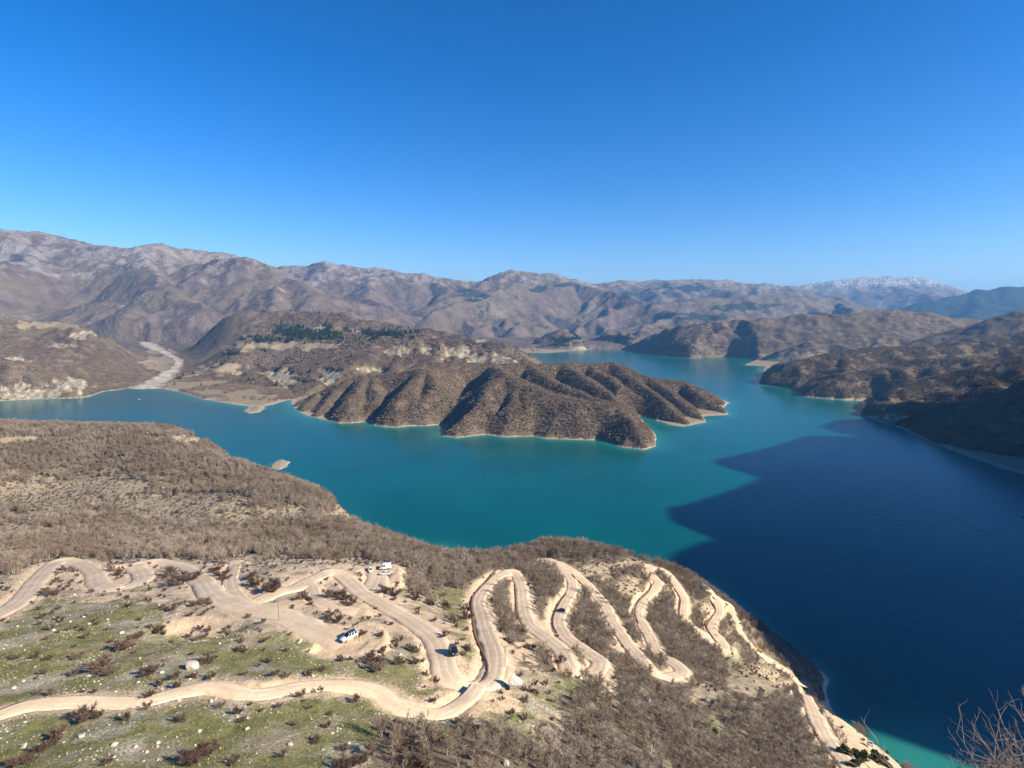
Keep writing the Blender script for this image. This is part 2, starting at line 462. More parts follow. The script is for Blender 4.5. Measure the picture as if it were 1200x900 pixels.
rr([(440, 440, 1800), (440, 470, 1600), (428, 494)])
rr([(500, 433, 1740), (480, 455, 1590), (464, 475, 1480), (447, 500)]); rr([(480, 455, 1590), (492, 475, 1490), (482, 499)]); rr([(500, 433, 1740), (512, 458, 1560), (516, 478, 1460), (513, 498)])
rr([(580, 427, 1860), (592, 440, 1600), (577, 452, 1510), (562, 475, 1420), (540, 498, 1340), (528, 512)])
rr([(592, 440, 1600), (625, 455, 1490), (667, 468, 1420), (700, 473, 1380), (735, 479, 1310), (757, 490, 1255), (766, 518)], 0.66, 20)
rr([(610, 449, 1530), (600, 475, 1410), (592, 512)]); rr([(640, 461, 1460), (632, 482, 1380), (622, 511)]); rr([(667, 468, 1420), (664, 490, 1340), (660, 515)]); rr([(700, 473, 1380), (700, 494, 1310), (698, 516)]); rr([(735, 479, 1310), (735, 500, 1260), (738, 525)])
rr([(620, 428, 1880), (650, 448, 1660), (690, 464, 1520), (720, 474, 1420)]); rr([(660, 426, 1920), (690, 446, 1720), (722, 464, 1580), (750, 486)]); rr([(690, 428, 1940), (722, 448, 1740), (750, 468, 1600), (772, 492)])
rr([(719, 426, 1960), (750, 450, 1740), (780, 472, 1600), (806, 499)]); rr([(762, 444, 1900), (790, 462, 1730), (826, 494)]); rr([(801, 447, 1900), (825, 466, 1740), (853, 485)])
# left and middle hills
L = []
L.append(ridge([(440, 412, 2300), (473, 401, 2350), (517, 398, 2350), (567, 410, 2280), (600, 420, 2150), (620, 427, 2030)], 0.6, 25, LEFT))
L.append(ridge([(250, 444, 2200), (283, 427, 2200), (317, 418, 2200), (360, 413, 2250), (400, 413, 2250), (440, 412, 2300)], 0.6, 25, LEFT))
L.append(ridge([(200, 408, 3000), (255, 399, 3000), (330, 394, 3000), (400, 393, 2900), (450, 394, 2800), (500, 392, 2800)], 0.58, 25, LEFT))
L.append(ridge([(165, 390, 3700), (200, 381, 3700), (250, 373, 3700), (290, 368, 3700), (333, 367, 3700), (400, 370, 3600), (417, 377, 3500), (487, 386, 3400), (550, 397, 3200), (590, 404, 3000)], 0.58, 25, LEFT))
L.append(ridge([(-150, 395, 2500), (-60, 385, 2600), (0, 376, 2800), (67, 380, 2900), (110, 387, 2800), (143, 398, 2700), (165, 418, 2600), (187, 440, 2450)], 0.55, 25, LEFT))
L.append(ridge([(-150, 430, 1800), (-40, 424, 1950), (30, 428, 2000), (80, 436, 2050), (115, 446, 2080)], 0.45, 30, LEFT))
L.append(ridge([(570, 396, 3600), (610, 389, 3700), (640, 390, 3700), (665, 398, 3600), (690, 405, 3500)], 0.5, 30, LEFT))
L.append(ridge([(660, 388, 4900), (700, 386, 5000), (730, 392, 4900)], 0.5, 40, LEFT))
for i, P in enumerate(L):
    spurs(P, 190, 330 if i < 2 else 520, 0.3, 0.66, 10, LEFT, 40 + i, 5.0, 1)
R_ = []
R_.append(ridge([(707, 404, 4500), (728, 395, 4400), (765, 389, 4300), (833, 382, 4200), (925, 373, 4100), (994, 369, 4000), (1040, 366, 3950), (1085, 369, 3900), (1131, 376, 3800), (1200, 385, 3700)], 0.42, 50, RIGHT))
R_.append(ridge([(745, 408, 3900), (787, 399, 3900), (820, 404, 3800)], 0.45, 30, RIGHT))
R_.append(ridge([(953, 401, 3500), (1000, 393, 3500), (1040, 389, 3500), (1076, 402, 3300)], 0.45, 30, RIGHT))
R_.append(ridge([(1060, 408, 3000), (1100, 395, 3000), (1131, 385, 3000), (1200, 366, 2900), (1300, 350, 2800)], 0.45, 40, RIGHT))
R_.append(ridge([(895, 440, 2300), (925, 427, 2350), (971, 416, 2400), (1040, 408, 2400), (1076, 410, 2350), (1130, 404, 2350), (1200, 398, 2300), (1300, 390, 2200)], 0.5, 30, RIGHT))
R_.append(ridge([(932, 458, 1960), (971, 447, 2000), (1035, 433, 2000), (1081, 424, 2000), (1130, 420, 1950)], 0.5, 25, RIGHT))
R_.append(ridge([(1018, 474, 1720), (1063, 456, 1720), (1131, 437, 1720), (1200, 424, 1650), (1290, 400, 1600)], 0.5, 25, RIGHT))
R_.append(ridge([(1080, 508, 1400), (1120, 497, 1350), (1200, 462, 1300), (1280, 420, 1250)], 0.55, 25, RIGHT))
for i, P in enumerate(R_):
    spurs(P, 190, 340 if i > 3 else 480, 0.35, 0.58, 14, RIGHT, 80 + i, 5.0, 1)

# mountains
MT = []
_keep = RIDGES; RIDGES = MT
MW, MF, MS, MB_ = 0, 1, 2, 3
P = ridge([(-400, 250, 6800), (-200, 268, 6600), (0, 272, 6400), (40, 275, 6500), (80, 283, 6600), (110, 290, 6600), (150, 293, 6700), (190, 290, 6800), (230, 298, 7000), (270, 303, 7200), (285, 310, 7300), (320, 322, 7400)], 0.62, 60, MW)
spurs(P, 520, 2000, 0.2, 0.66, 22, MW, 5, 120, 2)
P = ridge([(225, 316, 6300), (262, 308, 6300), (290, 306, 6300), (318, 316, 6200), (345, 332, 6000), (370, 350, 5600)], 0.6, 50, MW)
spurs(P, 400, 1300, 0.2, 0.66, 22, MW, 6, 120, 2)
P = ridge([(30, 362, 5200), (80, 366, 5200), (120, 358, 5300), (170, 354, 5400), (210, 362, 5300), (240, 372, 5100)], 0.45, 50, MW)
spurs(P, 400, 900, 0.3, 0.5, 40, MW, 16, 120, 0)
P = ridge([(320, 320, 8200), (335, 314, 8200), (380, 311, 8200), (420, 317, 8200), (450, 316, 8300), (480, 322, 8300), (520, 330, 8400), (545, 334, 8600)], 0.6, 60, MF)
spurs(P, 520, 2100, 0.2, 0.64, 25, MF, 7, 120, 2)
P = ridge([(545, 334, 8600), (570, 327, 8600), (590, 322, 8500), (615, 319, 8500), (640, 323, 8500), (670, 331, 8600), (700, 338, 8800)], 0.55, 60, MF)
spurs(P, 480, 2300, 0.22, 0.62, 25, MF, 8, 120, 2)
P = ridge([(660, 334, 10500), (690, 336, 10500), (720, 332, 10400), (760, 331, 10400), (800, 331, 10400), (850, 331, 10400), (880, 334, 10400), (930, 339, 10300)], 0.5, 80, MF)
spurs(P, 600, 2900, 0.25, 0.56, 28, MF, 9, 120, 2)
P = ridge([(760, 360, 7200), (830, 352, 7500), (900, 350, 7800), (980, 352, 8000)], 0.45, 60, MF)
spurs(P, 500, 1300, 0.3, 0.5, 40, MF, 19, 120, 0)
P = ridge([(900, 341, 13500), (920, 338, 13500), (960, 333, 13500), (1000, 328, 13500), (1040, 326, 13500), (1070, 327, 13400), (1100, 337, 13300), (1130, 347, 13200), (1180, 352, 13000)], 0.42, 160, MS)
spurs(P, 900, 3400, 0.25, 0.42, 80, MS, 10, 120, 1)
P = ridge([(1090, 356, 9800), (1120, 349, 9900), (1150, 342, 10000), (1172, 338, 10000), (1200, 338, 10000), (1260, 336, 10000), (1400, 330, 10000)], 0.5, 100, MB_)
spurs(P, 700, 1800, 0.25, 0.5, 60, MB_, 12, 120, 0)
RIDGES = _keep

# ------------------------------------------------------------------ mid distance land
CLIFFS = [(150, 458, 0, 0)]
CLIFF_PX = [(40, 457, 65, 12, 1500, 2300), (85, 447, 36, 9, 1500, 2300), (15, 462, 40, 8, 1400, 2300), (330, 441, 26, 13, 1500, 2400), (385, 440, 16, 12, 1500, 2500), (430, 433, 20, 6, 1500, 2500), (535, 412, 28, 10, 1900, 2600), (580, 418, 42, 8, 1900, 2600), (470, 410, 22, 8, 1900, 2600), (500, 406, 10, 8, 1900, 2600),
    (95, 391, 22, 6, 1900, 4000), (70, 403, 22, 5, 1900, 4000), (20, 419, 20, 5, 1900, 4000), (225, 402, 8, 3, 1900, 4000), (372, 385, 12, 5, 2500, 4200), (418, 386, 8, 4, 2500, 4200), (690, 408, 25, 4, 2500, 6000), (1005, 468, 40, 3, 1500, 2200), (1040, 487, 26, 6, 1300, 1900), (565, 398, 10, 4, 2500, 4000)]
OPEN_PX = [(270, 465, 80, 14, 1500, 2600), (260, 432, 40, 12, 1900, 2900), (330, 405, 110, 8, 2000, 3400), (60, 380, 60, 8, 2000, 4200), (930, 418, 60, 8, 2500, 4200), (190, 425, 30, 20, 1900, 4200)]
PINE_PX = [(350, 391, 60, 10, 2500, 4500), (450, 392, 50, 6, 2500, 4500), (245, 392, 45, 7, 2500, 4500), (310, 399, 20, 5, 2400, 4500), (385, 397, 20, 6, 2300, 4500), (660, 400, 22, 7, 2800, 6000), (700, 395, 40, 8, 3500, 6500), (270, 415, 10, 3, 2400, 4500), (205, 418, 16, 4, 2400, 4500)]
def ell(px, py, y, lst):                # ragged patches of ground
    m = np.zeros(px.shape, np.float32)
    n1 = fbm(px / 17, py / 6, 4, 171); n2 = fbm(px / 6, py / 3, 3, 172)
    for cx, cy, rx, ry, y0, y1 in lst:
        v = 1.15 - np.sqrt(((px - cx) / rx) ** 2 + ((py - cy) / ry) ** 2) + n1 * 1.0 + n2 * 0.4
        m = np.maximum(m, np.where((y > y0) & (y < y1), np.clip(v, 0, 1), 0))
    return m
def fan(y0, y1, nr, u0, u1, nc, off):
    ys = np.geomspace(y0, y1, nr); us = np.linspace(u0, u1, nc)
    Y, U = np.meshgrid(ys, us, indexing='ij')
    return (U * (Y + off)).ravel(), Y.ravel()
def river_axis():
    return np.array([at_z(165, 457, 0.5)[:2], at_z(190, 444, 6)[:2], at_z(210, 427, 12)[:2], at_z(196, 418, 18)[:2], at_z(178, 410, 26)[:2], at_z(166, 402, 34)[:2], at_z(158, 396, 42)[:2], at_z(168, 391, 52)[:2]])
RIV = river_axis()
def poly_dist(x, y, P):
    d = np.full(x.shape, 1e12)
    for a, b in zip(P[:-1], P[1:]):
        e = b - a
        t = np.clip(((x - a[0]) * e[0] + (y - a[1]) * e[1]) / (e @ e), 0, 1)
        d = np.minimum(d, (x - a[0] - t * e[0]) ** 2 + (y - a[1] - t * e[1]) ** 2)
    return np.sqrt(d)

TERR = np.array([at_z(*p)[:2] for p in [(190, 457), (215, 461), (280, 477), (330, 476), (350, 466), (335, 458), (300, 455), (262, 452), (235, 446), (205, 446)]])
def mid_height(x, y):
    sd = lake_sd(x, y)
    base = np.where(sd > 0, 2.0 * (1 - np.exp(-np.maximum(sd, 0) / 25)) + 0.021 * np.minimum(sd, 3500), 0.12 * sd)
    wx = x + 14 * fbm(x / 90, y / 90, 3, 3); wy = y + 14 * fbm(x / 90, y / 90, 3, 4)
    h, g = eval_ridges(RIDGES, wx, wy, np.maximum(base, -10))
    hn = np.clip((h - base) / 40.0, 0, 1)
    farness = sstep(2500, 4500, y)
    h = h + hn * (fbm(x / 130, y / 130, 4, 21) * 7 + ridged(x / 70, y / 70, 3, 22) * 3.5 + (g != PEN) * ridged(x / 150, y / 150, 4, 26) * 9 + farness * (ridged(x / 260, y / 260, 4, 23) * 26 + fbm(x / 60, y / 60, 3, 24) * 5))
    rd = poly_dist(x, y, RIV)
    k = sstep(430, 50, rd) ** 1.5
    h = h * (1 - k) + np.minimum(h, base) * k
    h = np.where(sd > 0, np.minimum(h, np.maximum(base, 0) + 2.5 + 0.42 * np.maximum(poly_sd(x, y, TERR) + 18 * fbm(x / 50, y / 50, 2, 25), 0)), h)
    lim = 0.4 + np.maximum(sd, 0) * (0.85 + 0.3 * fbm(x / 120, y / 120, 2, 5)) + 0.6 * sstep(0, 6, sd)
    h = np.where(sd > 0, np.minimum(h, lim), np.maximum(0.25 * sd, -12))
    return h, g, sd, rd

gx, gy = fan(880, 6000, 520, -1.12, 1.12, 760, 260)
gz, gg, gsd, grd = mid_height(gx, gy)
ppx, ppy, _ = project(gx, gy, gz)
_cl = ell(ppx, ppy, gy, CLIFF_PX)
gz = np.where(gsd > 0, np.maximum(gz - np.clip(_cl * 1.6, 0, 1) * (7 + 9 * ridged(gx / 32, gy / 32, 3, 29)), np.minimum(gz, 1.0)), gz)   # bare marl gullies cut into the slopes
V = np.stack([gx, gy, gz], 1)
attrs = {'cliff': _cl, 'open': np.maximum(ell(ppx, ppy, gy, OPEN_PX), 0.9 * (gz < 14) * (gg < 0)), 'shore': np.clip(1.3 - gz / 1.9, 0, 1) * (gsd > -30) * np.clip(6000 / gy - 1, 0, 1)}
F = grid_faces(520, 760)
fz = gz[F].max(1)
fg = gg[F[:, 0]].copy()
cx = V[F[:, 0], 0]
fg[fg < 0] = np.where(cx[fg < 0] < 350, LEFT, RIGHT)
cen = V[F].mean(1)
isl = poly_sd(cen[:, 0], cen[:, 1], ISLET) < 12
MID = {}
for grp, nm in ((PEN, 'peninsula'), (LEFT, 'wooded_hills'), (RIGHT, 'scrub_hills')):
    ff = F[(fg == grp) & (fz > -1.5) & ~isl]
    o = link(nm, sub_mesh(nm, V, ff, attrs), [M['hills']])
    props(o, kind='structure')
ff = F[isl & (fz > -1.5)]
if len(ff): props(link('islet', sub_mesh('islet', V, ff, attrs), [M['hills']]), kind='structure')

# river bed: braided pale gravel in the valley floor
def strip(name, C, wid, zf, mat, kind='structure', ncross=13, lift=0.5):
    n = len(C); T = np.gradient(C, axis=0); T /= np.linalg.norm(T, axis=1)[:, None]
    N = np.stack([-T[:, 1], T[:, 0]], 1)
    s = np.linspace(-1, 1, ncross)
    X = C[:, None, 0] + N[:, None, 0] * s[None] * wid[:, None]
    Yy = C[:, None, 1] + N[:, None, 1] * s[None] * wid[:, None]
    Z = zf(X.ravel(), Yy.ravel()) + lift
    me = array_mesh(name, np.stack([X.ravel(), Yy.ravel(), Z], 1), grid_faces(n, ncross)[:, ::-1])
    add_attr(me, 'edge', np.repeat(np.abs(s)[None], n, 0).ravel())
    return props(link(name, me, [mat]), kind=kind)
def catmull(P, step):
    P = np.asarray(P, float); out = []
    Q = np.vstack([2 * P[0] - P[1], P, 2 * P[-1] - P[-2]])
    for i in range(1, len(Q) - 2):
        p0, p1, p2, p3 = Q[i - 1], Q[i], Q[i + 1], Q[i + 2]
        n = max(2, int(np.linalg.norm(p2 - p1) / step))
        for k in range(n):
            t = k / n
            out.append(0.5 * ((2 * p1) + (-p0 + p2) * t + (2 * p0 - 5 * p1 + 4 * p2 - p3) * t * t + (-p0 + 3 * p1 - 3 * p2 + p3) * t ** 3))
    out.append(P[-1])
    return np.array(out)
t = NT('river_gravel'); nn = t.noise(0.02, 5, 0.6); n3 = t.noise(0.2, 4, 0.6)
cg = t.mix(t.ss(nn, 0.4, 0.6), (0.30, 0.245, 0.175), (0.50, 0.435, 0.335)); eg = t.math('ADD', t.attr('edge'), t.math('MULTIPLY', t.math('SUBTRACT', t.noise(0.03, 4, 0.65), 0.5), 2.2))
t.color(t.mix(t.ss(eg, 0.5, 0.95), cg, (0.15, 0.115, 0.08))); t.bump(n3, 1.0, 0.5); t.set(Roughness=0.95)
M['gravel'] = t.mat
RC = catmull(RIV, 14)
rw = np.interp(np.arange(len(RC)), np.linspace(0, len(RC) - 1, 8), [70, 26, 28, 66, 44, 28, 22, 16]) * (1 + 0.5 * fbm(RC[:, 0] / 120, RC[:, 1] / 120, 2, 8))
strip('river_bed', RC, rw, lambda x, y: mid_height(x, y)[0], M['gravel'], lift=0.8)

# ------------------------------------------------------------------ far mountains
fx, fy = fan(4600, 17500, 430, -1.3, 1.3, 820, 0)
warp = 160
wx = fx + warp * fbm(fx / 900, fy / 900, 4, 31); wy = fy + warp * fbm(fx / 900, fy / 900, 4, 32)
floor = 35 + 0.012 * (fy - 4600) + 25 * fbm(fx / 700, fy / 700, 3, 33)
fz_, fg_ = eval_ridges(MT, wx, wy, floor)
hn = np.clip((fz_ - floor) / 250, 0, 1)
fz_ = fz_ + hn * (ridged(fx / 650, fy / 650, 6, 34) * 60 + ridged(fx / 170, fy / 170, 4, 35) * 16)
fz_ = np.where(fy < 4700, -20, fz_)
fpx, fpy, _ = project(fx, fy, fz_)
rocky = np.clip((fz_ - 520) / 900, 0, 0.36) + 0.14 + 0.3 * np.clip(fbm(fx / 420, fy / 420, 4, 36), -.3, .5)
snow = np.where(fg_ == MS, np.clip((fz_ - 640) / 330, 0, 1) * 0.52, np.clip((fz_ - 1250) / 900, 0, 0.1))
wood = ell(fpx, fpy, fy, [(555, 345, 22, 9, 5000, 12000), (630, 340, 12, 7, 5000, 12000), (660, 334, 22, 5, 5000, 12000), (800, 338, 45, 7, 5000, 13000), (870, 360, 50, 9, 5000, 13000), (820, 372, 60, 7, 5000, 13000), (730, 345, 20, 6, 5000, 13000)])
wood = np.where(fg_ == MB_, 1.0, wood)  # wood tone darkens the whole blue mountain, shade painted in with the forest
rocky = np.where(fg_ == MB_, 0.0, rocky)
V = np.stack([fx, fy, fz_], 1); F = grid_faces(430, 820)
fg = fg_[F[:, 0]]
for ids, nm in (((MW, -1), 'mountain'), ((MF,), 'mountain_range'), ((MS,), 'snowy_mountain'), ((MB_,), 'blue_mountain')):
    ff = F[np.isin(fg, ids)]
    props(link(nm, sub_mesh(nm, V, ff, {'rocky': rocky, 'snow': snow, 'wood': wood}), [M['far']]), kind='structure')

# ------------------------------------------------------------------ the mountain beyond the right edge whose shade lies on the lake
sa, ca = math.sin(SUN_AZ), math.cos(SUN_AZ)
EDGE = [(-200, 520), (60, 480), (250, 420), (380, 300), (424, 142), (436, 88), (446, 36), (458, -25), (480, -50), (535, -70), (620, -75), (690, -66), (707, -56), (740, -35), (754, -22), (775, -50), (800, -82), (855, -95), (880, -70), (960, -20), (1040, 25), (1078, 39), (1100, 20), (1140, -30), (1165, -44), (1200, -30), (1300, 40), (1420, 110), (1507, 151), (1530, 225), (1546, 275), (1575, 230), (1644, 195), (1760, 250), (1900, 420)]
es = np.array([e[0] for e in EDGE], float); eu = np.array([e[1] for e in EDGE], float)
ss = np.linspace(-200, 1900, 300); uu = np.linspace(430, 1750, 110)
S, U = np.meshgrid(ss, uu, indexing='ij')
UR = 1000.0
crest = (UR - np.interp(S, es, eu)) * math.tan(SUN_EL)
prof = np.where(U < UR, 1.45 * (UR - U), 0.75 * (U - UR))
Hm = np.minimum(crest, crest - np.sqrt(prof ** 2 + 8 ** 2) + 8)
Hm = Hm + np.where(np.abs(U - UR) > 30, 1, 0) * np.minimum(np.abs(U - UR) / 200, 1) * fbm(S / 120, U / 120, 4, 77) * 22
Hm = np.maximum(Hm, -15)
X = U * sa + S * (-ca)
Yw = U * ca + S * sa
Vm = np.stack([X.ravel(), Yw.ravel(), Hm.ravel()], 1)
Fm = grid_faces(300, 110)[:, ::-1]
Fm = Fm[Hm.ravel()[Fm].max(1) > -10]
z0 = np.zeros(len(Vm))
props(link('rocky_mountain', sub_mesh('rocky_mountain', Vm, Fm, {'rocky': z0 + 0.6, 'snow': z0, 'wood': z0}), [M['far']]), kind='structure')

# ------------------------------------------------------------------ lake and valley floor
lx, ly = fan(150, 5200, 330, -1.5, 1.5, 330, 120)
lsd = lake_sd(lx, ly)
me = array_mesh('lake', np.stack([lx, ly, np.zeros_like(lx)], 1), grid_faces(330, 330))
shallow = np.exp(np.minimum(lsd, 0) / np.clip(ly / 60, 5, 22)) * 0.9
corner = np.exp(-(((lx - 262) / 75) ** 2 + ((ly - 335) / 45) ** 2)) * 0.9
add_attr(me, 'shallow', np.clip(np.maximum(shallow, corner), 0, 1))
props(link('lake', me, [M['water']]), kind='structure')
t = NT('valley_floor'); t.color(t.mix(t.noise(0.01, 5), (0.10, 0.08, 0.055), (0.2, 0.165, 0.11))); t.set(Roughness=1.0)
b = MB(); b.add([(-26000, -26000, -22), (26000, -26000, -22), (26000, 26000, -22), (-26000, 26000, -22)], [(0, 1, 2, 3)])
props(b.build('valley_ground', t.mat), kind='structure')

# ------------------------------------------------------------------ near hillside: thin plate surface through surveyed points
def PL(x, y): return 199 - 0.407 * x - 0.312 * (y - 130)
CTRL = [(-42, 136, 208), (-16, 140, 201), (0, 130, 199), (-56, 238, 179), (23, 257, 150), (93, 371, 115), (145, 408, 84), (187, 402, 38), (-154, 161, 201), (-158, 206, 188), (-158, 250, 176)]
for p in [(0, 600, 420), (0, 560, 560), (0, 512, 760), (100, 510, 760), (200, 513, 740), (250, 523, 710), (330, 558, 610), (400, 595, 535), (425, 617, 495), (470, 634, 430), (560, 654, 395), (640, 637, 430), (720, 648, 420), (790, 668, 425), (833, 688, 427), (860, 717, 422),
          (200, 600, 430), (300, 620, 380), (350, 655, 285), (120, 640, 320), (-120, 600, 420), (-120, 515, 740), (-100, 700, 180), (940, 810, 380), (964, 858, 350), (500, 690, 240), (600, 690, 265), (780, 720, 330), (900, 800, 330), (100, 560, 570), (250, 570, 520)]:
    CTRL.append(tuple(at_y(*p)))
for p in [(0, 512, 760), (100, 510, 760), (200, 513, 740), (250, 523, 710), (330, 558, 610), (400, 595, 535), (425, 617, 495), (470, 634, 430), (560, 654, 395), (640, 637, 430), (720, 648, 420), (790, 668, 425), (833, 688, 427)]:
    q = at_y(*p); d_ = q[:2] / np.linalg.norm(q[:2])
    CTRL.append((q[0] + d_[0] * 70, q[1] + d_[1] * 70, q[2] - 52)); CTRL.append((q[0] + d_[0] * 150, q[1] + d_[1] * 150, q[2] - 125))
for x, y in [(77, 156), (18, 110), (94, 232), (70, 217), (27, 169), (100, 100), (140, 170), (60, 45), (160, 250)]:
    CTRL.append((x, y, PL(x, y)))
CTRL += [(-39, 79, 224), (-90, 85, 222), (-20, 60, 230), (-150, 100, 219), (-60, 45, 241), (20, 45, 238), (0, 25, 262), (-50, 25, 262), (40, 22, 240), (-120, 50, 240), (-250, 120, 214), (-320, 250, 175), (-420, 420, 140), (240, 352, 0), (260, 280, -8), (230, 480, 8), (225, 200, 40), (180, 100, 90), (120, 40, 160)]
CTRL = np.array(CTRL, float)
def tps_fit(C, lam=12.0):
    n = len(C); s = 100.0
    P = C[:, :2] / s
    d2 = ((P[:, None] - P[None]) ** 2).sum(-1)
    K = 0.5 * d2 * np.log(d2 + 1e-12) + np.eye(n) * lam * 1e-3
    A = np.zeros((n + 3, n + 3)); A[:n, :n] = K; A[:n, n] = 1; A[:n, n + 1:] = P; A[n, :n] = 1; A[n + 1:, :n] = P.T
    return np.linalg.solve(A, np.concatenate([C[:, 2], [0, 0, 0]])), P, s
TW, TP, TS = tps_fit(CTRL)
def tps(x, y):
    x = np.asarray(x, float) / TS; y = np.asarray(y, float) / TS
    h = TW[-3] + TW[-2] * x + TW[-1] * y
    for i in range(len(TP)):
        d2 = (x - TP[i, 0]) ** 2 + (y - TP[i, 1]) ** 2
        h = h + TW[i] * 0.5 * d2 * np.log(d2 + 1e-12)
    return h
def near_base(x, y):
    x = np.asarray(x, float); y = np.asarray(y, float)
    h = tps(x, y)
    r = np.sqrt(x * x + (y + 4) ** 2)
    h = np.maximum(h, 288.6 - 1.02 * np.maximum(r - 3, 0))                      # the summit ledge under the camera
    h = np.maximum(h, 281.4 - 2.2 * np.maximum(np.sqrt((x - 9.5) ** 2 + (y - 8) ** 2) - 1.2, 0))
    sd = lake_sd(x, y)
    bh = 12 + 14 * fbm(x / 60, y / 60, 2, 51)
    lim = np.maximum(sd, 0) * (0.9 + 0.4 * fbm(x / 50, y / 50, 3, 52)) + np.minimum(np.maximum(sd, 0) * 2.2, np.maximum(bh, 0)) * sstep(520, 470, y + x * 0.2) * (x < 150)
    beach = sstep(185, 215, x) * sstep(405, 375, y)
    lim = lim * (1 - beach) + np.minimum(lim, 0.11 * np.maximum(sd, 0) + 1.1 * np.maximum(sd - 20, 0)) * beach
    h = np.where(poly_sd(x, y, SPIT) < 4, 7.5, h)
    return np.where(sd > 0, np.minimum(np.maximum(h, 0.3), 0.2 + lim), np.maximum(0.4 * sd, -14))
def near_detail(x, y):
    return fbm(x / 28, y / 28, 4, 61) * 1.5 + fbm(x / 5, y / 5, 3, 62) * 0.28
def hit(px, py, f=near_base, t0=40.0, t1=1400.0):     # where a sight line meets the hillside
    r = ray(px, py)
    t = np.geomspace(t0, t1, 900)
    x, y, z = r[0] * t, r[1] * t, CAM_H + r[2] * t
    below = np.where(z < f(x, y))[0]
    if not len(below): return None
    k = below[0]
    lo, hi = t[max(k - 1, 0)], t[k]
    tt = np.linspace(lo, hi, 24)
    x, y, z = r[0] * tt, r[1] * tt, CAM_H + r[2] * tt
    kk = np.where(z < f(x, y))[0]
    k = kk[0] if len(kk) else -1
    return np.array([x[k], y[k], z[k]])

ROADS = [   # sight-line traces of the dirt roads, half width in metres, side of the drain ditch
    ([(-60, 745), (0, 718), (28, 699), (46, 676), (66, 659), (92, 660), (110, 670), (114, 683), (134, 690), (158, 684), (168, 676), (160, 666)], 3.6, 0),
    ([(146, 664), (185, 660), (215, 667), (236, 681), (250, 698), (285, 712), (330, 722), (370, 738), (408, 752)], 3.8, 0),
    ([(276, 660), (270, 678), (274, 694), (292, 711)], 2.6, 0),
    ([(296, 706), (325, 694), (348, 688), (362, 680), (387, 671), (403, 677), (427, 697), (450, 710), (480, 727), (506, 747), (517, 767), (523, 788), (541, 801), (565, 802), (577, 790), (579, 767), (570, 742), (563, 717), (561, 702), (573, 683), (588, 673), (601, 672), (609, 682), (612, 700), (614, 718), (622, 733), (641, 748), (657, 762), (667, 780), (681, 788), (697, 787), (703, 778), (693, 769), (677, 757), (661, 744), (654, 730), (657, 716), (664, 702), (671, 690), (668, 676), (655, 664), (641, 656)], 3.0, 1),
    ([(362, 684), (372, 703), (393, 712), (420, 717)], 2.4, 0),
    ([(432, 698), (440, 684), (446, 672)], 4.4, 0),
    ([(641, 656), (662, 664), (682, 680), (698, 697), (711, 714), (721, 733), (734, 753), (748, 770), (765, 786), (783, 792), (799, 788), (789, 778), (771, 766), (763, 750), (753, 733), (747, 718), (753, 704), (766, 691), (771, 683), (765, 675), (760, 667), (768, 665), (781, 672), (793, 687), (801, 703), (800, 719), (807, 732), (823, 743), (838, 757), (849, 760), (841, 747), (833, 735), (838, 726), (843, 716), (840, 706), (834, 698), (828, 690)], 2.9, 1),
    ([(824, 686), (832, 693), (842, 701), (851, 708), (857, 718), (861, 731), (867, 744), (880, 757), (898, 771), (921, 786), (938, 799), (945, 815), (954, 836), (964, 858), (974, 874), (990, 893), (1005, 915)], 3.0, 0),
    ([(-40, 848), (0, 838), (33, 829), (80, 824), (133, 823), (173, 820), (213, 811), (250, 806), (300, 812), (357, 804), (410, 804), (440, 811), (460, 823), (487, 832), (518, 834), (540, 825), (560, 808)], 1.9, 0),
]
road_lines = []
for px, hw, ditch in ROADS:
    pts = [hit(*p) for p in px]
    pts = np.array([p for p in pts if p is not None])
    C = catmull(pts, 1.6)
    seg = np.concatenate([[0], np.cumsum(np.linalg.norm(np.diff(C[:, :2], axis=0), axis=1))])
    n = max(6, int(seg[-1] / 1.6))
    q = np.linspace(0, seg[-1], n)
    C = np.stack([np.interp(q, seg, C[:, k]) for k in range(3)], 1)
    for _ in range(2):
        k = np.ones(9) / 9
        C = np.stack([np.convolve(np.pad(C[:, j], 4, mode='edge'), k if j == 2 else np.ones(3) / 3, mode='same')[4:-4] if j == 2 else C[:, j] for j in range(3)], 1)
    road_lines.append((C, hw, ditch))
allp = np.concatenate([np.c_[C, np.full(len(C), hw), np.full(len(C), i)] for i, (C, hw, d) in enumerate(road_lines)])
PADS = [(408, 751, 8.5), (446, 672, 7.5), (450, 681, 6.0), (846, 757, 7.0), (275, 662, 5.0)]
pad_w = [(hit(a, b), r) for a, b, r in PADS]
pad_z = []
for p, r in pad_w:
    i = np.argmin(((allp[:, :2] - p[:2]) ** 2).sum(1)); p[2] = allp[i, 2] if np.hypot(*(allp[i, :2] - p[:2])) < 12 else p[2]
allp = np.vstack([allp] + [np.array([[p[0], p[1], p[2], r, 99]]) for p, r in pad_w])
kd = kdtree.KDTree(len(allp))
for i, p in enumerate(allp): kd.insert((p[0], p[1], 0), i)
kd.balance()
